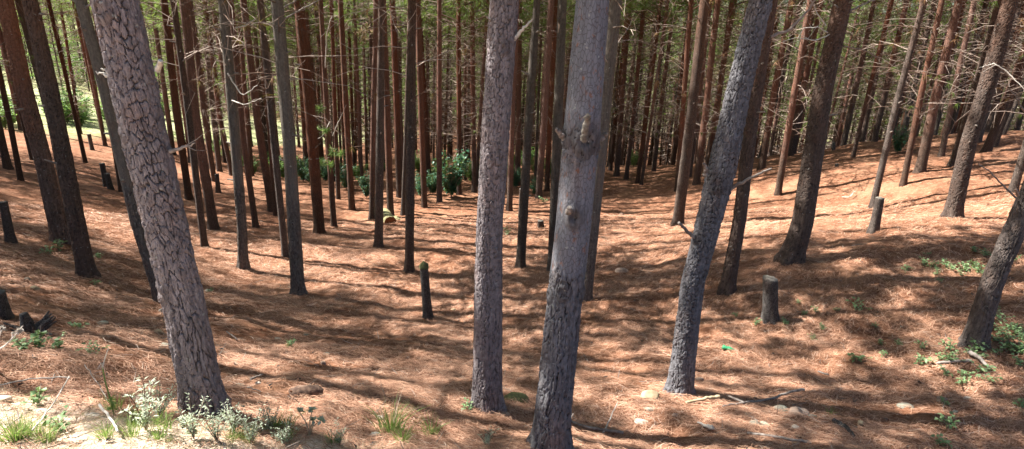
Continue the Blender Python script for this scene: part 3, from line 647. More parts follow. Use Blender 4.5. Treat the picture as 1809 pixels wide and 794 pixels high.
mids = [
 ([(378, 405, 19), (345, 200, 18), (325, 0, 17)], 'red brown pine behind and right of the thick left front pine', 'bark_red'),
 ([(361, 433, 14), (333, 200, 13), (306, 0, 12)], 'slim grey brown pine against the right edge of the thick left front pine', 'bark_mid'),
 ([(335, 355, 14), (312, 200, 14), (290, 0, 14)], 'reddish pine left of the pair right of the thick left front pine', 'bark_red'),
 ([(379, 321, 10), (360, 200, 10), (340, 30, 9)], 'thin red pine above the small stump right of the thick left pine', 'bark_red'),
 ([(410, 312, 9), (387, 200, 9), (362, 0, 8)], 'thin dark pine between the small stump and the olive grey pine', 'bark_far'),
 ([(452, 400, 12), (430, 250, 11), (408, 0, 11)], 'red brown pine showing just right of the olive grey pine', 'bark_red'),
 ([(481, 375, 15), (453, 200, 14), (430, 0, 13)], 'brown pine between the olive grey and the speckled thin pine', 'bark_red'),
 ([(445, 312, 9), (436, 200, 9), (420, 0, 8)], 'thin dark pine farther behind the olive grey pine', 'bark_far'),
 ([(487, 382, 8), (478, 260, 8), (462, 60, 8)], 'very thin brown pine behind the speckled thin pine', 'bark_red'),
 ([(216, 338, 14), (203, 260, 13), (180, 100, 12)], 'dark pine behind the slim smooth grey pine on the left', 'bark_far'),
 ([(115, 300, 13), (78, 180, 12), (32, 0, 12)], 'pine glimpsed between the two leaning left pines', 'bark_mid'),
 ([(37, 320, 12), (16, 210, 12), (-20, 40, 12)], 'slim brown pine at the left edge behind the reddish leaning pine', 'bark_far'),
 ([(14, 297, 17), (-2, 230, 17), (-30, 100, 16)], 'dark pine cut by the left edge of the picture', 'bark_far'),
 ([(57, 282, 9), (25, 150, 9), (-10, 20, 9)], 'thin dark pine behind the reddish leaning left pine', 'bark_far'),
 ([(151, 287, 9), (120, 150, 8), (85, 0, 8)], 'thin dark leaning pine against the bright meadow on the left', 'bark_far'),
 ([(143, 237, 6), (132, 170, 6), (115, 60, 6)], 'very thin pine in the bright gap between left pines', 'bark_far'),
 ([(186, 258, 8), (170, 170, 8), (148, 60, 8)], 'thin brown pine left of the slim smooth grey pine', 'bark_red'),
 ([(590, 400, 11), (580, 250, 10), (566, 0, 9)], 'thin sunlit pine with fresh green sprigs and pale broken twigs', 'bark_red'),
 ([(622, 370, 12), (612, 200, 11), (601, 0, 10)], 'slim red brown pine right of the sprigged thin pine', 'bark_red'),
 ([(598, 352, 8), (592, 200, 8), (585, 0, 7)], 'thin dark pine behind the sprigged thin pine', 'bark_far'),
 ([(657, 390, 11), (660, 200, 10), (664, 0, 9)], 'slim pine touching the left side of the pine before the log', 'bark_red'),
 ([(690, 383, 13), (684, 200, 12), (677, 0, 10)], 'orange brown pine rising right behind the green-topped log', 'bark_red'),
 ([(706, 348, 12), (701, 200, 11), (693, 0, 10)], 'dark pine between the log and the perfectly upright slim pine', 'bark_far'),
 ([(712, 381, 9), (717, 250, 8), (722, 60, 7)], 'pale thin pine leaning behind the perfectly upright slim pine', 'bark_mid'),
 ([(750, 367, 11), (744, 200, 11), (738, 0, 11)], 'orange red pine just right of the perfectly upright slim pine', 'bark_red'),
 ([(776, 358, 10), (776, 200, 9), (776, 0, 8)], 'dark pine at the left side of the tall dark green bush', 'bark_far'),
 ([(811, 345, 9), (811, 200, 9), (810, 40, 8)], 'dark pine rising through the tall dark green bush', 'bark_far'),
 ([(838, 340, 9), (836, 200, 8), (834, 0, 8)], 'thin dark pine just left of the upright grey front pine', 'bark_far'),
 ([(900, 372, 11), (905, 200, 10), (914, 0, 10)], 'orange red pine at the right edge of the upright grey front pine', 'bark_red'),
 ([(951, 350, 12), (962, 200, 11), (974, 0, 11)], 'deep red pine right of the slim olive grey pine', 'bark_red'),
 ([(966, 338, 9), (972, 200, 9), (982, 20, 9)], 'deep red pine touching the thin dark pine behind centre', 'bark_red'),
 ([(1089, 312, 10), (1097, 200, 10), (1112, 0, 9)], 'dark red pine right of the smooth centre pine, first of the valley row', 'bark_far'),
 ([(1106, 317, 8), (1120, 200, 8), (1138, 0, 8)], 'dark red pine, second of the valley row right of the centre pine', 'bark_far'),
 ([(1126, 322, 8), (1145, 180, 8), (1168, 0, 7)], 'thin red pine leaning over the edge of the hollow', 'bark_red'),
 ([(1133, 326, 6), (1155, 180, 6), (1180, 0, 6)], 'very thin red pine crossing its leaning neighbour above the hollow', 'bark_red'),
 ([(1155, 302, 8), (1166, 200, 8), (1190, 20, 7)], 'thin dark pine left of the flecked pine by the sunlit patch', 'bark_far'),
 ([(1196, 335, 9), (1206, 200, 9), (1221, 0, 9)], 'thin red pine hidden behind the flecked pine by the sunlit patch', 'bark_red'),
 ([(1230, 325, 13), (1246, 200, 12), (1268, 0, 11)], 'strong red brown pine right of the flecked pine', 'bark_red'),
 ([(1217, 312, 10), (1232, 200, 10), (1255, 0, 9)], 'slim brown pine between the flecked pine and its red neighbour', 'bark_far'),
 ([(1250, 305, 10), (1266, 200, 10), (1294, 0, 9)], 'red pine left of the crooked right-centre pine', 'bark_red'),
 ([(1345, 300, 13), (1368, 160, 12), (1399, 0, 11)], 'orange red pine just right of the pine behind the crooked one', 'bark_red'),
 ([(1374, 344, 13), (1402, 170, 12), (1432, 0, 11)], 'pale orange pine left of the stout dark brown pine', 'bark_red'),
 ([(1395, 277, 11), (1418, 160, 10), (1452, 0, 9)], 'dark pine left behind the stout dark brown pine', 'bark_far'),
 ([(1506, 280, 8), (1540, 140, 8), (1576, 0, 8)], 'thin dark leaning pine with a kinked foot on the right rise', 'bark_far'),
 ([(1541, 367, 14), (1580, 200, 13), (1633, 0, 11)], 'slim grey brown pine left of the short leaning stump', 'bark_mid'),
 ([(1595, 329, 13), (1628, 160, 12), (1664, 0, 11)], 'slim brown pine right of the dark green bush on the rise', 'bark_red'),
 ([(1626, 302, 21), (1658, 150, 18), (1695, 0, 15)], 'thick smooth brown pine on the right rise', 'bark_red'),
 ([(1663, 276, 12), (1690, 140, 12), (1722, 0, 11)], 'red brown pine right of the thick smooth brown pine', 'bark_red'),
 ([(1684, 291, 17), (1722, 160, 15), (1766, 0, 14)], 'brown pine behind the left side of the pine with flaking bark', 'bark_mid'),
 ([(1728, 252, 12), (1765, 120, 12), (1803, 0, 12)], 'flaky pale pine behind the pine with flaking bark', 'bark_mid'),
 ([(1741, 271, 18), (1776, 180, 17), (1812, 90, 17)], 'dark brown pine right of the pine with flaking bark', 'bark_far'),
 ([(1756, 260, 12), (1782, 190, 12), (1815, 100, 12)], 'dark pine close beside the dark brown pine on the far right', 'bark_far'),
 ([(1788, 343, 18), (1812, 260, 17), (1850, 130, 17)], 'light brown pine at the right edge above the leaning front pine', 'bark_mid'),
 ([(1772, 240, 9), (1800, 170, 9), (1840, 60, 9)], 'slim pale pine on the ridge at the far right edge', 'bark_mid'),
]
MT = {}
for i, (pts, lab, mat) in enumerate(mids):
    MT[i] = pixel_tree(pts, lab, mat, 'far' if pts[0][1] < 350 else 'mid', MG)

# --- details on the near trees
pix_branch(AK, [(908, 70), (925, 50), (942, 34)], [-.02, -.05, -.08], 'white_wood', 'branch_stub', (.016, .005))
pix_branch(AK, [(868, 38), (860, 30)], [-.1, -.12], 'dead_wood', 'branch_stub', (.012, .006))
pix_branch(AL, [(1030, 248), (1034, 230), (1039, 203)], [-.16, -.19, -.24], 'cut_wood', 'branch_stub', (.022, .017), cap=True)
pix_branch(AL, [(1004, 376), (1007, 368)], [-.14, -.2], 'dead_wood', 'branch_stub', (.02, .014), cap=True)
pix_branch(AL, [(997, 245), (990, 238), (983, 228)], [-.02, -.04, -.07], 'dead_wood', 'branch_stub', (.02, .009), cap=True)
pix_branch(AL, [(1058, 250), (1066, 240), (1072, 236)], [0, 0, 0], 'dead_wood', 'branch_stub', (.02, .011), cap=True)
pix_branch(AT, [(1288, 335), (1312, 322), (1345, 305), (1362, 299)], [-.02, -.1, -.2, -.25], 'dead_wood', 'dead_branch', (.017, .006))
pix_branch(AT, [(1226, 420), (1212, 408), (1200, 394)], [-.02, -.08, -.16], 'dead_wood', 'branch_stub', (.018, .012), cap=True)
pix_branch(AT, [(1245, 310), (1248, 300), (1243, 288)], [-.08, -.12, -.16], 'dead_wood', 'branch_stub', (.02, .012), cap=True)
pix_branch(AT, [(1360, 66), (1395, 52), (1425, 22), (1445, -8)], [0, .1, .2, .2], 'dead_twig', 'dead_branch', (.014, .008))
pix_branch(E, [(278, 128), (279, 120), (286, 108)], [-.02, -.03, -.06], 'white_wood', 'branch_stub', (.016, .012), cap=True)
pix_branch(E, [(200, 140), (183, 131), (170, 129)], [0, 0, 0], 'white_wood', 'branch_stub', (.012, .003))
pix_branch(E, [(200, 138), (190, 126), (178, 121)], [0, 0, 0], 'white_wood', 'branch_stub', (.01, .003))
pix_branch(E, [(236, 245), (224, 240), (218, 244)], [-.05, -.05, -.05], 'dead_wood', 'branch_stub', (.026, .014), cap=True)
pix_branch(E, [(300, 268), (322, 262), (345, 252)], [0, 0, 0], 'dead_wood', 'dead_branch', (.012, .004), twigs=((.5, .15, 0, .10), (.7, .1, .0, -.02)))
pix_branch(AY, [(1470, 60), (1440, 72), (1408, 66), (1382, 74)], [0, -.2, -.3, -.4], 'white_wood', 'dead_branch', (.010, .004), twigs=((.4, -.25, 0, .1), (.6, -.1, -.1, -.2), (.5, .2, .1, .25)))
pix_branch(AY, [(1462, 58), (1445, 48), (1420, 50), (1408, 70)], [-.1, -.3, -.4, -.4], 'white_wood', 'dead_branch', (.009, .003), twigs=((.5, -.1, 0, .15),))
pix_branch(AY, [(1458, 45), (1444, 25), (1430, -5)], [-.1, -.2, -.3], 'white_wood', 'dead_branch', (.010, .006))
pix_branch(AY, [(1500, 20), (1518, 12), (1545, 0)], [0, .1, .2], 'dead_wood', 'dead_branch', (.016, .010))
pix_branch(AY, [(1490, 82), (1530, 90), (1560, 108)], [0, .2, .4], 'dead_twig', 'dead_branch', (.012, .004), twigs=((.6, .3, 0, -.2), (.4, .1, .2, .3)))
pix_branch(BD, [(1755, 112), (1780, 128), (1812, 160)], [-.1, -.2, -.4], 'white_wood', 'dead_branch', (.011, .005), twigs=((.1, -.25, -.1, -.12),))
pix_branch(BD, [(1755, 112), (1745, 116), (1730, 120)], [-.15, -.2, -.3], 'white_wood', 'dead_branch', (.008, .003))
pix_branch(BJ, [(1795, 350), (1775, 332), (1750, 305), (1728, 290)], [0, -.1, -.2, -.3], 'dead_wood', 'dead_branch', (.010, .004))
pix_branch(BJ, [(1798, 345), (1794, 335)], [-.1, -.15], 'stone_pink', 'branch_stub', (.016, .008), cap=True)
pix_branch(BJ, [(1812, 205), (1800, 180), (1786, 160)], [0, -.2, -.4], 'dead_wood', 'dead_branch', (.010, .004))
pix_branch(N_, [(402, 130), (428, 170), (455, 152)], [-.3, -.4, -.5], 'white_wood', 'dead_branch', (.013, .006))
pix_branch(N_, [(410, 178), (432, 186), (462, 174)], [-.1, -.3, -.5], 'white_wood', 'dead_branch', (.012, .005))
pix_branch(N_, [(416, 50), (434, 46), (450, 34)], [0, -.1, -.2], 'white_wood', 'dead_branch', (.016, .010))
pix_branch(N_, [(400, 30), (370, 75), (330, 105)], [0, .2, .4], 'dead_twig', 'dead_branch', (.010, .004), twigs=((.5, -.1, 0, .3),))
pix_branch(T_, [(495, 38), (530, 18), (565, 0)], [0, .2, .3], 'dead_wood', 'dead_branch', (.014, .008))
pix_branch(T_, [(492, 18), (515, 6), (535, -6)], [0, .2, .3], 'dead_wood', 'dead_branch', (.012, .008))
pix_branch(T_, [(485, 28), (470, 14), (460, 4)], [0, -.1, -.2], 'dead_wood', 'dead_branch', (.010, .004))
pix_branch(MT[17], [(575, 120), (577, 60), (586, 30)], [-.1, -.2, -.3], 'white_wood', 'dead_branch', (.014, .010))
pix_branch(MT[17], [(588, 240), (598, 215), (612, 185)], [-.1, -.3, -.5], 'white_wood', 'dead_branch', (.014, .005))
pix_branch(MT[17], [(583, 215), (570, 240), (558, 248)], [-.1, -.3, -.5], 'white_wood', 'dead_branch', (.012, .005))
for (x, y, d) in ((556, 228, -.5), (575, 232, -.4), (588, 270, -.6), (603, 272, -.6), (584, 292, -.5), (570, 288, -.6), (565, 193, -.3)):
    g = Geo(); root, p, t, _ = MT[17]; ry = ray(x, y); P = CAM + ry * ((p[1] + d) / ry[1]) - p
    n = 60; blades(g, np.repeat(P[None], n, 0) + rng.normal(0, .035, (n, 3)), rng.normal(0, 1, (n, 3)) + [0, -.2, .3], .16, .014, 0)
    tube(g, [P, P * np.array([.5, .5, 1]) + [0, 0, .05], np.array([0, 0, P[2] + .02])], [.004, .006, .008], 4, 1)
    obj('needle_sprig', g.build('needle_sprig', [M['leaf_bright'], M['dead_twig']]), root)
# bark scars (broken stubs) on the middle trees
for T in (T_, N_, U_, AD, Z_, GRY, AO, AU, BD, AY, A, B, D, MT[0], MT[1], MT[6], MT[44], MT[45], MT[46]):
    root, p, t, (zk, xk, rk) = T
    for k in range(5):
        z = rng.uniform(1.2, 4.8); a = rng.uniform(2.9, 6.5); x = np.interp(z, zk, xk); r_ = np.interp(z, zk, rk)
        d = np.array([math.cos(a), math.sin(a), rng.uniform(0, .6)]); b = np.array([x, 0, z]) + d * r_ * .8
        g = Geo(); L = rng.uniform(.05, .16); tube(g, [b, b + d * L * .6, b + d * L], [.018, .013, .009], 6, 0, cap=1)
        obj('branch_stub', g.build('branch_stub', [M['dead_wood'], M['cut_wood']]), root)

# ------------------------------------------------------------------ the forest behind and around
def limit_y(px):  # picture height above which the rows behind begin
    return np.interp(px, [-200, 0, 110, 250, 330, 420, 560, 850, 1060, 1250, 1400, 1480, 1550, 1809, 2000], [240, 240, 232, 262, 285, 308, 325, 328, 305, 285, 262, 255, 240, 226, 226])
spots = []
for yy in np.arange(-30, 60, 1.95):
    row_off = rng.uniform(-.2, .2)
    for xx in np.arange(-62, 62, 1.8):
        x = xx + rng.normal(0, .28) + row_off; y = yy + rng.normal(0, .28) + .03 * xx
        z = float(base_z(np.array([x]), np.array([y]))[0]); d = np.array([x, y, z]) - CAM; t = d @ FWD
        px, py, _ = project((x, y, z)) if t > .5 else (-9999, 0, 0)
        infr = t > .5 and -30 < px < PW + 30
        near_sq = min(((x - a) ** 2 + (y - b) ** 2) for a, b in tree_spots)
        if near_sq < (1.2 if y > 15 else 1.6) ** 2: continue
        if infr:
            tl = float(np.interp(px, [0, 250, 420, 560, 850, 1060, 1250, 1400, 1550, 1809], [27, 26, 24, 23.5, 21.5, 23.5, 24, 22.5, 20.5, 19.5]))
            if t < tl: continue
            if t > 58: continue
            if 33 < t < 44 and rng.random() < .3: continue
            mm = float(meadow_mask(np.array([x]), np.array([y]))[0])
            if mm > .3 and rng.random() < .82: continue
        else:
            # beside and behind: only what shades the place
            if not (-24 < x < 13 and -2.5 < y < 32) or rng.random() < .2: continue
            if (x > -1 and y < 4) or (-7 < x and y < 5.5): continue
            # frame edges: keep trunks out of the visible foreground
            pxt, pyt, tt_ = project((x, y, z + 4.5))
            if tt_ > .5 and -60 < pxt < PW + 60 and pyt > -60: 
                if t > 0.5 and t < 13: continue
            if blocks_sun(x, y, z): continue
        spots.append((x, y, z, px, py, t, infr))
gaps = []
inview = [s for s in spots if s[6]]; outv = [s for s in spots if not s[6]]
inview.sort(key=lambda s: s[5])
NMAX = 296 - len(tree_spots)
print('hand trees', len(tree_spots), 'in view', len(inview), 'outside', len(outv))
def plant(s, label, group):
    x, y, z = s[:3]; root = tree_root((x, y, z), label, group)
    key = ('bark_far', 'bark_far', 'bark_red', 'bark_mid')[rng.integers(0, 4)]
    d = rng.uniform(.13, .25); lean = rng.normal(0, .018), rng.normal(0, .018)
    tr = obj('trunk', far_trunks[key][rng.integers(0, 5)], root, rot=(lean[0], lean[1], rng.uniform(0, 6.28)), scale=(d, d, rng.uniform(.92, 1.08)))
    cr = obj('crown', crown_thin[rng.integers(0, 2)] if (25 < s[5] < 46 and s[6] and rng.random() < .4) else crown_far[rng.integers(0, 6)], root, rot=(lean[0], lean[1], rng.uniform(0, 6.28)), scale=(1, 1, tr.scale[2]))
    return root
for s in inview[:NMAX]:
    px = s[3]
    if px < 330: lab, gr = 'slender pine in the background rows toward the bright meadow on the left', 'background pines on the left'
    elif px < 870: lab, gr = 'slender reddish pine in the crowded rows behind the dark green bushes', 'background pines left of centre'
    elif px < 1300: lab, gr = 'slender reddish pine in the crowded rows down in the hollow right of centre', 'background pines right of centre'
    else: lab, gr = 'slender leaning pine in the rows behind the ridge on the right', 'background pines on the right'
    plant(s, lab, gr)
for s in outv: plant(s, 'pine of the same stand growing beyond the edge of the picture', 'pines beyond the picture edge')

for (x, y, k) in ((-5.2, 5.0, 1.1),):  # unseen pine added outside the frame so its crown shades the front needles
    r_ = plant((x, y, float(base_z(np.array([x]), np.array([y]))[0]), 0, 0, 0, False), 'pine of the same stand growing beyond the edge of the picture', 'pines beyond the picture edge')
    for c_ in r_.children:
        if c_.name.startswith('crown'): c_.data = crown_near[1]; c_.scale = (k, k, 1)
# the rest of the wood, one mass
g = Geo()
def far_mass(x, y, z, full=True):
    H = rng.uniform(11, 14); r0 = rng.uniform(.06, .11)
    tube(g, [(x, y, z - .3), (x + rng.normal(0, .1), y, z + 5), (x + rng.normal(0, .2), y, z + H)], [r0, r0 * .8, .02], 6, 0)
    n = 120; zz = z + 4.2 + (H - 4.2) * rng.random(n) ** 1.2; fr = (zz - z - 4.2) / (H - 4.2); rr = (1.9 * (1 - fr) ** .7 + .3) * np.sqrt(rng.random(n)); a = rng.uniform(0, 6.283, n)
    cl = np.stack([x + rr * np.cos(a), y + rr * np.sin(a), zz], 1)
    blades(g, np.repeat(cl, 3, 0) + rng.normal(0, .12, (n * 3, 3)), rng.normal(0, .7, (n * 3, 3)) + [0, 0, -.3], .34, .05, 1)
    n = 130; zz = z + rng.uniform(.8, 8, n); a = rng.uniform(0, 6.283, n); b = np.stack([np.full(n, x), np.full(n, y), zz], 1)
    blades(g, b, np.stack([np.cos(a), np.sin(a), rng.normal(.1, .3, n)], 1), rng.uniform(.6, 1.7, n), .055, 2)
def scrub(x, y, z):
    n = 260; a = rng.uniform(0, 6.283, n); r_ = 1.6 * np.sqrt(rng.random(n)); c_ = np.stack([x + r_ * np.cos(a), y + r_ * np.sin(a), z + rng.uniform(.1, 2.4, n)], 1)
    blades(g, c_, rng.normal(0, 1, (n, 3)), .32, .13, 3)
for s in inview[NMAX:]: far_mass(*s[:3])
r2 = np.random.default_rng(77); taken = [(s[0], s[1]) for s in inview] + tree_spots; extra_n = 0
while extra_n < 130:
    y = r2.uniform(33, 57); x = r2.uniform(-.62, .95) * y
    if min((x - a) ** 2 + (y - b) ** 2 for a, b in taken) < .95 ** 2 or x < -.35 * y and y > 30 and r2.random() < .6: continue
    taken.append((x, y)); far_mass(x, y, float(base_z(np.array([x]), np.array([y]))[0])); extra_n += 1
for yy in np.arange(59, 86, 2.8):
    for xx in np.arange(-95, 95, 3.2):
        x = xx + rng.normal(0, .8); y = yy + rng.normal(0, .8)
        if abs(x) > y * 1.0 + 4: continue
        zb = float(base_z(np.array([x]), np.array([y]))[0]); far_mass(x, y, zb)
        if y < 90 and x < 10: scrub(x + 1, y, zb)
obj('far_wood', g.build('far_wood', [M['bark_far'], M['needle'], M['dead_twig'], M['leaf_bright']]), kind='stuff', label='far-off mass of pines on the opposite slope', cat='wood')

# ------------------------------------------------------------------ stumps
def stump(pts, label, mat='bark_mid', topm=True, name='tree_stump'):
    p, t = hit(pts[0][0], pts[0][1]); ax = axis_from_pixels(pts, p); h = ax[-1][0]; sl = ax[-1][1] / h
    rk = [a[2] for a in ax]
    root = obj(name, None, loc=tuple(p), label=label, cat='tree stump', group='cut stumps among the pines')
    me = simple_trunk('trunk', [-.2, h], [-.2 * sl, ax[-1][1]], [rk[0], rk[-1]], M[mat], int(pts[0][0]) % 97, 26, top=True, whorl=False)
    # slant and roughen the sawn top
    n = len(me.vertices); co = np.zeros(n * 3, np.float32); me.vertices.foreach_get('co', co); co = co.reshape(-1, 3)
    top = co[:, 2] > h - .03; co[top, 2] += (co[top, 0] - ax[-1][1]) * rng.normal(0, .12) + rng.normal(0, .006, top.sum()); me.vertices.foreach_set('co', co.ravel()); me.update()
    o = obj('trunk', me, root)
    return root, p, t
M['bark_stump'] = bark_mat('bark_stump', (.27, .25, .235), (.17, .155, .145), (.02, .018, .016), scale=1.1)
stump([(1360, 570, 25), (1361, 492, 26)], 'short dark stump with a flat pale sawn top, right of centre', 'bark_stump')
S2 = stump([(756, 566, 17), (749, 472, 15)], 'tall thin post-like stump with a mossy top in the open middle', 'bark_stump')
g = Geo(); root, p, t = S2; ax = axis_from_pixels([(756, 566, 17), (749, 470, 15)], p); h = ax[1][0]
tube(g, [(ax[1][1], 0, h - .03), (ax[1][1], 0, h + .02), (ax[1][1] - .01, 0, h + .07)], [.072, .068, .012], 12, 0, cap=True); obj('moss_cap', g.build('moss_cap', [M['moss']]), root)
stump([(1543, 410, 17), (1555, 350, 14)], 'brown leaning stump on the right rise', 'bark_mid')
stump([(20, 427, 15), (5, 357, 13)], 'brown leaning stump at the left edge', 'bark_mid')
stump([(4, 562, 24), (-6, 515, 22)], 'dark stump cut off by the left edge beside the dead root', 'bark_stump')
stump([(188, 329, 9), (180, 289, 8)], 'front one of two small stumps behind the second leaning left pine', 'bark_stump')
stump([(196, 334, 9), (189, 307, 8)], 'shorter of two small stumps behind the second leaning left pine', 'bark_stump')
stump([(163, 265, 6), (157, 237, 6)], 'small far stump on the left against the meadow', 'bark_stump')
stump([(386, 342, 8), (383, 308, 7)], 'small stump under the thin red pine on the left', 'bark_mid')
stump([(920, 385, 9), (922, 334, 9)], 'pale brown snag stump behind the slim olive grey pine', 'bark_mid')
stump([(955, 401, 10), (955, 390, 10)], 'very low cut stump left of the smooth centre pine', 'bark_mid')
stump([(1472, 266, 5), (1473, 252, 5)], 'tiny far stump on the right ridge', 'bark_stump')
stump([(1478, 295, 5), (1478, 290, 5)], 'tiny low stump on the right rise', 'bark_stump')

# ------------------------------------------------------------------ log, stones, sticks, litter
def lump_mesh(name, sx, sy, sz, seed, mat, cuts=5, sub=3, rough=.12):
    import bmesh
    r = np.random.default_rng(seed); bm = bmesh.new(); bmesh.ops.create_icosphere(bm, subdivisions=sub, radius=1)
    co = np.array([v.co for v in bm.verts])
    for c_ in range(cuts):    # flat broken faces
        n = r.normal(size=3); n /= np.linalg.norm(n); d = r.uniform(.45, .85); e = co @ n - d; co = np.where(e[:, None] > 0, co - e[:, None] * n * .9, co)
    co += rough * .5 * np.stack([noise2(co[:, 0] * 2.5 + k, co[:, 1] * 2.5 + co[:, 2] * 2.5, seed + k) for k in range(3)], 1)
    co *= [sx, sy, sz]
    for v, c_ in zip(bm.verts, co): v.co = c_
    me = bpy.data.meshes.new(name); bm.to_mesh(me); bm.free(); me.materials.append(mat); return me
def stone(px, py, w, h, label, mat='stone_grey', group='stones lying in the needles', rz=0.0):
    p, t = hit(px, py + h * .25); sx = w * t / FPX / 2; sz = max(h * t / FPX / 2 * 1.0, .012)
    return obj('stone', lump_mesh('stone', sx, sx * .75, sz, int(px) % 1000, M[mat]), loc=(p[0], p[1], p[2] + sz * .25), label=label, cat='stone', group=group, rot=(0, 0, rz))
stone(1148, 703, 36, 26, 'smooth yellow tan stone left of the foot of the crooked pine', 'stone_tan')
stone(1411, 728, 36, 20, 'rounded pinkish stone just below the long fallen stick', 'stone_pink')
stone(1380, 722, 28, 14, 'dull greenish stone beside the rounded pinkish stone', 'stone_grey')
stone(1404, 764, 20, 12, 'pale stone in the sun below the pinkish stone', 'stone_pale')
stone(1333, 750, 22, 12, 'flat grey green stone, left of the pair under the long stick', 'stone_grey')
stone(1350, 752, 20, 11, 'flat grey green stone, right of the pair under the long stick', 'stone_grey')
stone(1434, 742, 16, 8, 'small flat pale green stone right below the pinkish stone', 'stone_grey')
stone(1400, 782, 16, 9, 'small yellowish stone near the bottom edge', 'stone_tan')
stone(1518, 752, 14, 12, 'upright tan stone at the sunny spot near the bottom right', 'stone_tan')
stone(1662, 706, 28, 13, 'flat reddish slab lower right below the leaning pine', 'stone_pink')
stone(1709, 702, 16, 9, 'small white stone right of the reddish slab', 'stone_pale')
stone(1599, 714, 30, 8, 'flat grey sliver of stone left of the reddish slab', 'stone_grey')
stone(1688, 726, 10, 7, 'small lilac grey pebble below the reddish slab', 'stone_grey')
stone(1236, 671, 16, 10, 'small pink stone right of the foot of the crooked pine', 'stone_pink')
stone(1145, 730, 18, 8, 'small broken grey stone below the yellow tan stone', 'stone_grey')
stone(1192, 737, 13, 8, 'small pale pink stone below right of the yellow tan stone', 'stone_pink')
stone(1133, 742, 26, 6, 'flat pale chip of stone in the sun below the yellow tan stone', 'stone_pale')
stone(891, 735, 20, 8, 'flat pink stone at the right foot of the upright grey pine', 'stone_pink')
stone(12, 712, 34, 20, 'white sunlit stone at the left edge', 'stone_pale')
stone(164, 740, 30, 8, 'flat white stone in the sunny verge left of the thick pine', 'stone_pale')
stone(246, 707, 34, 12, 'brown flat stone behind the sunny verge plants', 'stone_pink')
stone(63, 511, 18, 10, 'pale stone in front of the reddish leaning left pine', 'stone_tan')
stone(49, 494, 12, 8, 'small dark stone left of the second leaning pine', 'stone_grey')
stone(180, 568, 22, 8, 'flat dark bark chip right of the dead root', 'stone_grey')
stone(281, 583, 18, 10, 'tan stone against the left side of the thick pine', 'stone_tan')
stone(292, 604, 24, 10, 'grey flat stone against the left side of the thick pine', 'stone_grey')
stone(575, 626, 16, 5, 'dark flat chip in the open needles', 'stone_grey')
stone(490, 594, 12, 6, 'small grey stone right of the thick leaning pine', 'stone_grey')
stone(455, 674, 12, 8, 'small pale stone among needles right of the thick pine', 'stone_pale')
stone(423, 676, 18, 8, 'flat grey stone right of the foot of the thick pine', 'stone_grey')
stone(570, 642, 14, 8, 'small pinkish stone above the rotten log chunk', 'stone_pink')
stone(672, 742, 16, 10, 'pale stone at the left foot of the big grass tuft', 'stone_pale')
stone(662, 768, 22, 14, 'white stone at the bottom below the big grass tuft', 'stone_pale')
stone(783, 753, 12, 7, 'small stone right of the small grass tuft', 'stone_pink')
stone(801, 549, 9, 6, 'tiny tan stone right of the post-like stump', 'stone_tan')
stone(540, 588, 10, 5, 'tiny stone in the open needles', 'stone_grey')
stone(1023, 778, 14, 10, 'small tan stone right of the foot of the centre pine', 'stone_tan')
stone(284, 545, 10, 9, 'small grey stone in the sunny ring left of the thick pine', 'stone_pale')
stone(366, 510, 12, 7, 'small pale stone just right of the thick leaning pine', 'stone_pale')
stone(1098, 377, 10, 8, 'small pinkish lump in the brightest sunlit patch', 'stone_pink')
stone(1098, 478, 26, 10, 'dark mound of bark in the needles right of the centre pine', 'stone_pink')
stone(871, 388, 16, 5, 'flat dark lump left behind the upright grey pine', 'stone_grey')
# half-buried log with mossy top
p, t = hit(690, 397); g = Geo(); L = .9
tube(g, [(-.35, .75, -.02), (0.0, 0.0, 0.0)], [.19, .17], 18, 0); 
a = np.arange(18) * 2 * math.pi / 18
root = obj('fallen_log', None, loc=tuple(p + [.0, 0, .01]), label='short thick log with a yellow-green mossy top and a red rotten end', cat='log')
g2 = Geo(); ax_ = np.array([.35, -.75, .02]); ax_ /= np.linalg.norm(ax_); tube(g2, [np.array([0, 0, 0]) - ax_ * .01, ax_ * .012], [.165, .165], 18, 0, cap=True)
obj('log_body', g.build('log_body', [M['mossy_log']], smooth=True), root); obj('sawn_end', g2.build('sawn_end', [M['rotten_end']]), root)
# rotten chunk
p, t = hit(540, 705); g = Geo()
P = np.array([(-.11, -.02, .02), (-.05, 0, .035), (.02, .0, .04), (.09, .02, .035), (.13, .03, .02)]); tube(g, P, [.045, .055, .056, .052, .03], 11, 0)
me = g.build('wood_body', [M['rotten_wood']]); n = len(me.vertices); co = np.zeros(n * 3, np.float32); me.vertices.foreach_get('co', co); co += rng.normal(0, .003, n * 3).astype(np.float32); me.vertices.foreach_set('co', co)
root = obj('rotten_log', None, loc=tuple(p), label='dark rotten log chunk with a splintered orange end right of the thick pine', cat='log'); obj('log_body', me, root)
g = Geo(); n = 60; blades(g, np.array([-.09, -.02, .03]) + rng.normal(0, .018, (n, 3)), rng.normal(0, .3, (n, 3)) + [-1, -.1, 0], rng.uniform(.02, .05, n), .012, 0); obj('splintered_end', g.build('splintered_end', [M['rotten_end']]), root)

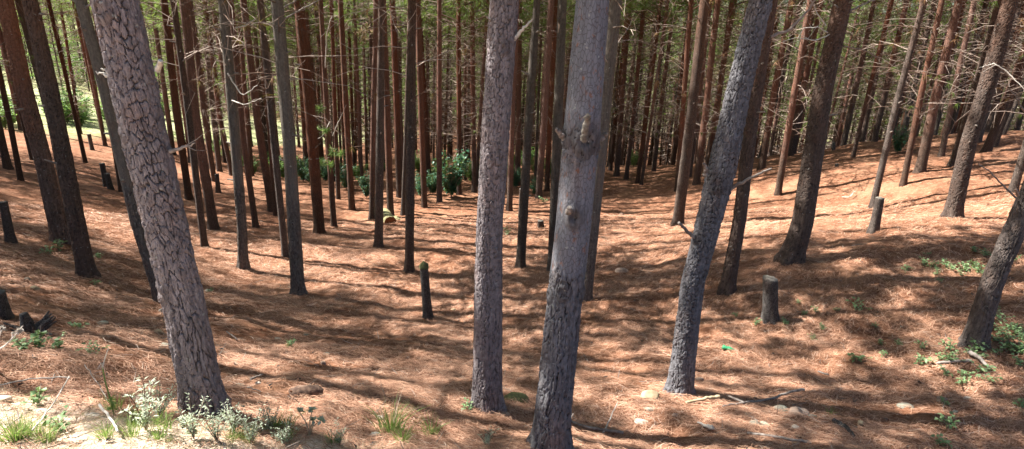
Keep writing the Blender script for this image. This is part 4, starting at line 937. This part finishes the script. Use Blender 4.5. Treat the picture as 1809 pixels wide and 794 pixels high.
def stick(pix, label, mat='dead_wood', r=(.012, .004), lift=.02, forks=(), cat='stick', name='fallen_stick', group='fallen sticks'):
    P = []
    for (x, y, l) in pix:
        p, t = hit(x, y); P.append(p + [0, 0, lift + l])
    P = np.array(P); o = P.mean(0); n = len(P) * 4; s = np.linspace(0, len(P) - 1, n)
    Q = np.stack([np.interp(s, np.arange(len(P)), P[:, k]) for k in range(3)], 1) - o + rng.normal(0, .003, (n, 3))
    g = Geo(); tube(g, Q, np.linspace(r[0], r[1], n), 7, 0, cap=True)
    for (fr, dx, dy, dz) in forks:
        b = Q[int(fr * (n - 1))]; tube(g, [b, b + np.array([dx, dy, dz]) * .5 + rng.normal(0, .01, 3), b + np.array([dx, dy, dz])], [r[1], r[1] * .8, r[1] * .4], 5, 0)
    return obj(name, g.build(name, [M[mat]], smooth=True), loc=tuple(o), label=label, cat=cat, group=group)
stick([(1275, 724, .0), (1310, 719, .01), (1360, 713, .03), (1395, 706, .04), (1416, 701, .05)], 'long dark purple-grey stick with a side twig, lower right of centre', 'dead_wood', (.008, .013), forks=((.3, -.15, .1, .02),))
stick([(1470, 756, .02), (1490, 768, .02), (1508, 778, .0)], 'short thick dark stick at the bottom right of centre', 'bark_stump', (.02, .014))
stick([(1318, 770, .0), (1350, 780, .02), (1400, 787, .02), (1430, 792, .0)], 'long grey stick along the bottom edge right of centre', 'dead_wood', (.010, .012))
stick([(1005, 748, .02), (1030, 756, .01), (1070, 762, .02), (1100, 762, .02)], 'silvery grey stick right of the foot of the centre pine', 'dead_wood', (.012, .014))
stick([(1065, 764, .0), (1076, 750, .05), (1087, 735, .1)], 'pale thin twig standing up right of the centre pine', 'white_wood', (.006, .004))
stick([(1232, 753, .02), (1246, 761, .03), (1258, 763, .02)], 'white curled bark chip on the sunny needles right of the centre pine', 'white_wood', (.006, .022))
stick([(1652, 647, .01), (1690, 648, .02), (1712, 647, .02)], 'grey driftwood stick among the seedlings under the right leaning pine', 'dead_wood', (.014, .02))
stick([(1708, 636, .05), (1725, 646, .06), (1745, 660, .03)], 'broken grey weathered root end under the right leaning pine', 'dead_wood', (.026, .014))
stick([(1445, 657, .02), (1463, 664, .02)], 'small grey stick in the needles right of centre', 'dead_wood', (.008, .01))
stick([(1210, 722, .02), (1250, 716, .03), (1268, 711, .03)], 'thick tan splinter of wood below the crooked pine', 'stone_tan', (.012, .018))
stick([(402, 593, .02), (420, 603, .03)], 'short pale stick right of the thick leaning pine', 'dead_wood', (.008, .006))
stick([(438, 692, .01), (462, 703, .02)], 'thin dark twig right of the foot of the thick pine', 'dead_wood', (.005, .004))
stick([(445, 675, .04), (465, 668, .05)], 'pale curled bark strip right of the thick pine', 'dead_wood', (.012, .006))
stick([(0, 690, .03), (60, 682, .05), (130, 684, .05)], 'thin bent pale stem lying across the left verge', 'white_wood', (.005, .004))
stick([(65, 790, .03), (100, 760, .10), (135, 715, .16)], 'pale dry stalk slanting up across the left verge', 'white_wood', (.004, .003))
stick([(158, 685, .16), (180, 710, .08), (196, 726, .02)], 'dry brown stalk leaning left of the tall green stem', 'dead_wood', (.003, .003))
stick([(183, 750, .06), (205, 775, .05), (215, 790, .02)], 'white splintered stick at the foot of the tall green stem', 'white_wood', (.007, .006))
stick([(1487, 350, .02), (1500, 352, .05), (1510, 344, .1)], 'bleached forked twig on the sunny right slope', 'white_wood', (.01, .006), forks=((.5, .1, 0, .2),))
stick([(1505, 435, .0), (1530, 437, .02)], 'thin dark twig on the right slope', 'dead_wood', (.006, .004))
stick([(850, 727, .03), (832, 712, .1)], 'pale splinter standing by the foot of the upright grey pine', 'white_wood', (.004, .002))
stick([(1000, 786, .02), (1004, 770, .1), (1010, 758, .14)], 'grey forked twigs standing at the foot of the centre pine', 'dead_wood', (.005, .003), forks=((.3, -.04, 0, .1),))
# dead white flower stalks at the left edge
P = []; root = None
p, t = hit(5, 640); g = Geo()
def at(px, py, t): return CAM + ray(px, py) * t
q = [at(-10, 622, 3.4) - p, at(8, 612, 3.4) - p, at(22, 598, 3.4) - p, at(33, 586, 3.4) - p, at(40, 576, 3.4) - p]
tube(g, [np.array([-.15, 0, 0])] + q, [.006, .006, .006, .005, .004, .003], 6, 0)
tube(g, [q[2], at(22, 590, 3.4) - p], [.004, .003], 5, 0)
n = 90; blades(g, np.repeat((at(34, 585, 3.4) - p)[None], n, 0), rng.normal(0, 1, (n, 3)), .024, .012, 0)
n = 40; blades(g, np.repeat((at(23, 589, 3.4) - p)[None], n, 0), rng.normal(0, 1, (n, 3)), .012, .008, 0)
n = 70; blades(g, np.repeat((at(3, 581, 3.4) - p)[None], n, 0), rng.normal(0, 1, (n, 3)), .022, .012, 0); tube(g, [q[0], at(3, 583, 3.4) - p], [.004, .003], 5, 0)
obj('dry_flower', g.build('dry_flower', [M['white_wood']]), loc=tuple(p), label='bleached white dry flower stalk at the left edge', cat='plant')
# crumpled green bottle
p, t = hit(1285, 624); g = Geo(); s = t / FPX
prof = [(-9, 2.2), (-8.5, 3.6), (-6, 4.2), (-3, 2.8), (0, 4.0), (3, 3.0), (6, 2.0), (7.5, 1.3), (9, 1.3)]
tube(g, [(a * s, -a * s * .5, .02 + .003 * math.sin(a)) for a, b in prof], [b * s for a, b in prof], 14, 0, cap=True)
me = g.build('bottle_body', [M['green_plastic']], smooth=True); n = len(me.vertices); co = np.zeros(n * 3, np.float32); me.vertices.foreach_get('co', co); co = co.reshape(-1, 3); co[:, 2] += .012 * noise2(co[:, 0] * 60, co[:, 1] * 60, 4); me.vertices.foreach_set('co', co.ravel())
root = obj('plastic_bottle', None, loc=tuple(p), label='crumpled green plastic bottle lying on the needles', cat='bottle'); obj('bottle_body', me, root)
g = Geo(); tube(g, [(9 * s, -4.5 * s, .02), (11 * s, -5.5 * s, .02)], [1.6 * s, 1.6 * s], 12, 0, cap=True); obj('bottle_cap', g.build('bottle_cap', [M['leaf_pale']]), root)
# dead upturned root left
p, t = hit(62, 590); g = Geo()
for k in range(16):
    a = rng.uniform(0, 6.283); L = rng.uniform(.08, .2); d = np.array([math.cos(a), math.sin(a) * .6, rng.uniform(.1, 1.2)]); tube(g, [(0, 0, 0), d * L * .5 + rng.normal(0, .02, 3), d * L + rng.normal(0, .03, 3)], [.032, .02, .007], 7, 0)
tube(g, [(-.08, 0, -.03), (-.05, 0, .1), (-.06, 0, .2)], [.06, .05, .03], 9, 0, cap=True)
obj('dead_root', g.build('dead_root', [M['bark_stump']]), loc=tuple(p), label='dark rotten upturned root near the left edge', cat='root')
# mossy mounds
def mound(px, py, w, h, label, mat='moss'):
    p, t = hit(px, py); sx = w * t / FPX / 2; sz = h * t / FPX / 2
    return obj('moss_mound', lump_mesh('moss_mound', sx, sx * .6, sz, int(px), M[mat], 0, 4, .5), loc=(p[0], p[1], p[2]), label=label, cat='moss')
mound(912, 713, 46, 26, 'green mossy mound between the two front centre pines')
mound(690, 388, 40, 14, 'yellow green moss spilling over the back of the short log', 'mossy_log')

# small twigs, bark flakes and cone scraps strewn on the needles
g = Geo()
for i in range(900):
    r_ = 2.4 * (14 / 2.4) ** rng.random(); a = math.radians(rng.uniform(-48, 50)); x, y = r_ * math.sin(a), r_ * math.cos(a); z = float(ground_z(np.array([x]), np.array([y]))[0]) + .012
    th = rng.uniform(0, 6.283)
    if i % 3:
        L = rng.uniform(.04, .22); d = np.array([math.cos(th), math.sin(th), rng.uniform(-.05, .25)]) * L; q = rng.uniform(.0015, .0035) * (1 + r_ * .05)
        tube(g, [(x, y, z), np.array([x, y, z]) + d * .5 + rng.normal(0, .008, 3), np.array([x, y, z]) + d], [q, q * .8, q * .4], 4, int(rng.integers(0, 2)))
    else:
        n = 3; P = np.array([x, y, z]) + rng.normal(0, .012, (n, 3)) * [1, 1, .3]; blades(g, P, rng.normal(0, 1, (n, 3)) * [1, 1, .3], rng.uniform(.02, .05, n), .02, 2)
obj('twig_litter', g.build('twig_litter', [M['dead_wood'], M['dead_twig'], M['bark_stump']]), kind='stuff', label='small broken twigs and bark flakes strewn over the needles', cat='twigs')

# ------------------------------------------------------------------ plants
def leafy(name, H, R, nst, nl, ll, lw, mat, seed, stem='dead_twig', droop=.2):
    global rng
    old = rng; rng = np.random.default_rng(seed); g = Geo()
    for k in range(nst):
        a = rng.uniform(0, 6.283); rr = R * rng.uniform(.2, 1); h = H * rng.uniform(.5, 1)
        top = np.array([rr * math.cos(a), rr * math.sin(a), h]); s = np.linspace(0, 1, 5)[:, None]
        P = top * np.concatenate([s ** 1.4, s ** 1.4, s], 1) + rng.normal(0, .01 * H, (5, 3)) * s
        tube(g, P, np.linspace(.006 * max(.4, H), .002 * max(.6, H), 5), 4, 1)
        tt = rng.uniform(.18, 1, nl); Q = np.stack([np.interp(tt, s[:, 0], P[:, q]) for q in range(3)], 1)
        aa = rng.uniform(0, 6.283, nl); d = np.stack([np.cos(aa), np.sin(aa), rng.normal(.15 - droop, .4, nl)], 1)
        leaves(g, Q + d * ll * .2, d, ll * rng.uniform(.6, 1.2, nl), lw * rng.uniform(.7, 1.2, nl), 0)
    rng = old
    return g.build(name, [M[mat], M[stem]])
def plant_at(px, py, name, me, label, cat='plant', group=None, s=1.0, rz=None, dz=0):
    p, t = hit(px, py); return obj(name, me, loc=(p[0], p[1], p[2] + dz), label=label, cat=cat, group=group, scale=(s, s, s), rot=(0, 0, rng.uniform(0, 6.28) if rz is None else rz))
# dark bushes in the hollow
bush = [leafy('bush', 1.0, .45, 26, 46, .085, .05, 'leaf_dark', 400 + i, droop=.3) for i in range(4)]
bl = [(797, 350, 1.75, 'tall dark green bush at the foot of the pines left of the upright grey pine'), (765, 346, .95, 'low dark green bush left of the tall dark bush'),
 (742, 345, .9, 'small dark green bush behind the perfectly upright slim pine'), (536, 322, 1.15, 'dark green bush behind the scarred grey pine'), (552, 328, .9, 'dark green bush behind the orange brown pine'),
 (612, 336, 1.2, 'dark green bush behind the slim red brown pine'), (648, 350, .95, 'dark green bush left of the pine before the log'), (575, 322, .9, 'low green bush behind the sprigged thin pine'),
 (1584, 272, .9, 'dark green bush on the right rise behind the slim brown pine'), (945, 345, .8, 'small dark green bush between the two front centre pines'), (910, 332, .9, 'green bush right of the upright grey front pine')]
for (x, y, s, lab) in bl: plant_at(x, y, 'bush', bush[rng.integers(0, 4)], lab, 'bush', 'dark leafy bushes in the hollow', s)
brt = [leafy('shrub', .9, .6, 22, 36, .10, .05, 'leaf_bright', 450 + i, droop=.1) for i in range(3)]
for i in range(56):
    x = rng.uniform(380, 1320); yl = float(limit_y(np.array([x]))[()]) if False else float(limit_y(x)); y = yl - rng.uniform(2, 28)
    plant_at(x, y, 'shrub', brt[i % 3], 'bright green low shrub in the undergrowth at the back of the hollow', 'shrub', 'bright green undergrowth shrubs in the hollow', rng.uniform(.7, 1.3))
for i in range(26):
    x = rng.uniform(-10, 320); y = rng.uniform(205, 228)
    plant_at(x, y, 'shrub', brt[i % 3], 'bright green shrub at the edge of the sunny meadow on the left', 'shrub', 'bright green shrubs by the left meadow', rng.uniform(1.0, 2.4))
# small leafy sprigs by the ferns
sp = [leafy('seedling', .11, .09, 5, 8, .036, .024, 'leaf_seed', 500 + i, droop=0) for i in range(4)]
for (x, y, s, lab) in [(897, 412, 1.6, 'green sprig right of the upright grey pine trunk'), (440, 300, 3.2, 'bright leafy sapling behind the olive grey pine'), (960, 360, 2.2, 'leafy sapling behind the slim olive grey pine'),
    (103, 442, 1.8, 'green tuft at the foot of the reddish leaning pine'), (88, 450, 1.5, 'yellowish green tuft below the reddish leaning pine'), (175, 462, 1.2, 'green sprig right of the second leaning pine'),
    (170, 505, .9, 'sprig at the foot of the second leaning pine'), (142, 578, 1.1, 'leafy sprig right of the dead root'), (168, 625, 1.0, 'small dark green seedling left of the thick pine'),
    (70, 620, 1.6, 'bluish green leafy clump in front of the dead root'), (105, 618, 1.3, 'bluish green leafy clump, right half'), (45, 622, 1.2, 'bluish green leafy clump, left half'),
    (374, 515, .8, 'sprig right of the thick leaning pine'), (512, 612, .9, 'grassy sprig in the open needles'), (828, 730, .9, 'bluish seedling at the left foot of the upright grey pine'),
    (1334, 574, .9, 'seedling left of the flat-topped stump'), (1388, 575, .9, 'seedling right of the flat-topped stump'), (68, 722, 1.1, 'leggy green sprig on the left verge'),
    (108, 770, 1.0, 'bright broad-leaved seedling on the left verge'), (1516, 545, 1.3, 'broad green seedling on the right above the sunlit mounds'), (1598, 478, 1.1, 'green seedling on the right slope alone'),
    (1515, 640, 1.4, 'yellowish grassy sprig on the lower right'), (1677, 756, 1.3, 'bright green seedling near the bottom right'), (1660, 786, 1.0, 'green seedling at the bottom edge on the right')]:
    plant_at(x, y, 'seedling', sp[rng.integers(0, 4)], lab, 'seedling', 'small green seedlings', s)
for (x, y) in [(1436, 597), (1454, 581), (1418, 557), (1440, 553), (1476, 553), (1547, 577), (1557, 601), (1558, 626), (1588, 607), (1300, 560), (1410, 540)]:
    plant_at(x, y, 'seedling', sp[rng.integers(0, 4)], 'tiny green seedling sprouting from the needles between the stump and the right leaning pine', 'seedling', 'tiny seedlings right of the stump', rng.uniform(.5, .8))
for i in range(46):
    a = rng.random()
    if i % 7 == 1: continue
    if i < 30: x, y = rng.normal(1735, 55), rng.normal(635, 38)
    else: x, y = rng.normal(1770, 30), rng.normal(595, 25)
    if x > 1822 or y < 540 or x < 1610: x, y = 1760 + rng.uniform(-50, 45), 650 + rng.uniform(-20, 20)
    plant_at(x, y, 'seedling', sp[i % 4], 'green seedling in the patch round the foot of the right leaning pine', 'seedling', 'seedlings round the right leaning pine', rng.uniform(.8, 1.45))
for i in range(24):
    x, y = rng.normal(1700, 38), rng.normal(468, 14)
    plant_at(x, y, 'seedling', sp[i % 4], 'green seedling in the patch behind the right leaning pine', 'seedling', 'seedlings behind the right leaning pine', rng.uniform(.7, 1.3))
# grass tufts
def tuft(name, n, L, spread, w, seed, mats=('grass', 'straw')):
    global rng
    old = rng; rng = np.random.default_rng(seed); g = Geo()
    a = rng.uniform(0, 6.283, n); b = np.stack([np.cos(a), np.sin(a), 0 * a], 1) * rng.uniform(0, spread * .3, n)[:, None]
    out = np.stack([np.cos(a), np.sin(a), 0 * a], 1) * rng.uniform(.1, .9, n)[:, None]; l = L * rng.uniform(.4, 1, n)
    s = np.cross(out + [0, 0, 1.0], rng.normal(size=(n, 3))); s /= np.linalg.norm(s, axis=1)[:, None]
    V = []
    for q in range(4):
        u = q / 3; c = b + out * (l * u ** 1.5)[:, None] * .8 + np.array([0, 0, 1.0]) * (l * (u - .35 * u * u))[:, None]; ww = w * (1 - u * .85)
        V += [c - s * ww, c + s * ww]
    V = np.stack(V, 1).reshape(-1, 3); k = np.arange(n)[:, None] * 8; m_ = (rng.random(n) < .2)
    for q in range(3):
        F = k + np.array([[q * 2, q * 2 + 1, q * 2 + 3, q * 2 + 2]])
        g.add(V if q == 0 else np.zeros((0, 3)), F - (0 if q == 0 else g.n), 0); g.m[4][-1] = m_.astype(int)
    rng = old
    return g.build(name, [M[mats[0]], M[mats[1]]])
tu = [tuft('grass_tuft', 150, .26, .22, .0022, 600), tuft('grass_tuft', 70, .2, .15, .0022, 601), tuft('grass_tuft', 40, .15, .12, .0025, 602)]
for (x, y, k, s, lab) in [(690, 768, 0, 1.35, 'big grass tuft at the bottom left of the upright grey pine'), (712, 785, 1, 1.15, 'bright pale blades in front of the big grass tuft'), (762, 768, 1, 1.2, 'smaller grass tuft right of the big one'),
    (205, 730, 1, .9, 'thin grass round the tall green stem'), (30, 790, 1, 1.0, 'yellow grass at the bottom left corner'), (85, 792, 0, .6, 'grass on the left verge under the dry stalk'), (240, 745, 1, .7, 'grass behind the pale shrubs'),
    (510, 612, 2, .8, 'little grass wisp in the open needles'), (1466, 732, 2, .7, 'little grass wisp right of the pinkish stone'), (190, 788, 2, .9, 'grass wisp at the bottom left')]:
    plant_at(x, y, 'grass_tuft', tu[k], lab, 'grass', 'grass tufts', s)
# pale shrubs on the sunny verge
pale = [leafy('pale_shrub', .2, .12, 9, 30, .022, .007, 'leaf_pale', 700 + i, droop=-.4) for i in range(3)]
for i, (x, y, s, lab) in enumerate([(262, 775, 1.5, 'silvery needle-leaved shrub left of the foot of the thick pine'), (285, 745, 1.1, 'silvery upright shrub against the thick pine'), (345, 790, 1.2, 'silvery shrub below the foot of the thick pine'),
    (415, 775, 1.0, 'silvery shrub right below the thick pine'), (445, 790, 1.1, 'silvery shrub at the bottom edge, middle of the verge'), (478, 770, 1.0, 'taller silvery shrub tip right of the thick pine'), (505, 790, .9, 'low silvery shrub at the verge right end'),
    (385, 792, 1.1, 'low silvery shrub at the bottom edge under the thick pine'), (600, 790, .8, 'small pale plant at the bottom edge left of the big grass tuft'), (860, 790, .8, 'small pale plant at the bottom edge left of the centre pine')]):
    plant_at(x, y, 'pale_shrub', pale[i % 3], lab, 'shrub', 'silvery shrubs on the sunny verge', s)
for i in range(26):
    x = rng.uniform(-10, 640); y = rng.uniform(752 + max(0, (x - 300) * .06), 792)
    plant_at(x, y, 'grass_tuft', tu[1 + i % 2], 'thin wisp of pale dry grass on the sunny verge', 'grass', 'dry grass wisps on the verge', rng.uniform(.5, 1.0))
# leafy whitish weed and tall stem
g = Geo(); p, t = hit(548, 782)
for tip in ((-.05, 0, .17), (.03, 0, .19), (.085, -.02, .13), (.02, .03, .09)):
    tip = np.array(tip); tube(g, [(0, 0, -.02), tip * [.3, .3, .55], tip], [.005, .004, .003], 5, 1); n = 11
    d = rng.normal(0, 1, (n, 3)) + [0, 0, .5]; leaves(g, np.repeat(tip[None], n, 0), d, .035, .024, 0)
obj('weed', g.build('weed', [M['leaf_pale'], M['straw']]), loc=tuple(p), label='branched weed with pale round leaf heads below the rotten log chunk', cat='plant')
g = Geo(); p, t = hit(203, 738); k = t / FPX
tube(g, [(0, 0, -.02), (-.005, 0, .12), (-.012, 0, .24), (-.01, 0, .33)], [.0045, .004, .0035, .003], 6, 0)
tube(g, [(-.01, 0, .33), (.02, 0, .40), (.05, 0, .46)], [.003, .003, .002], 5, 1)
for q in range(5): tube(g, [(-.01, 0, .33), (-.01 + rng.normal(0, .02), 0, .36), (-.01 + rng.normal(0, .03), -.01, .32)], [.0025, .002, .001], 4, 1)
n = 14; d = rng.normal(0, 1, (n, 3)); leaves(g, np.stack([np.zeros(n), np.zeros(n), rng.uniform(.04, .14, n)], 1), d, .035, .016, 0)
obj('tall_weed', g.build('tall_weed', [M['grass'], M['white_wood']]), loc=tuple(p), label='tall thin green stem with a dry white tip left of the thick pine', cat='plant')
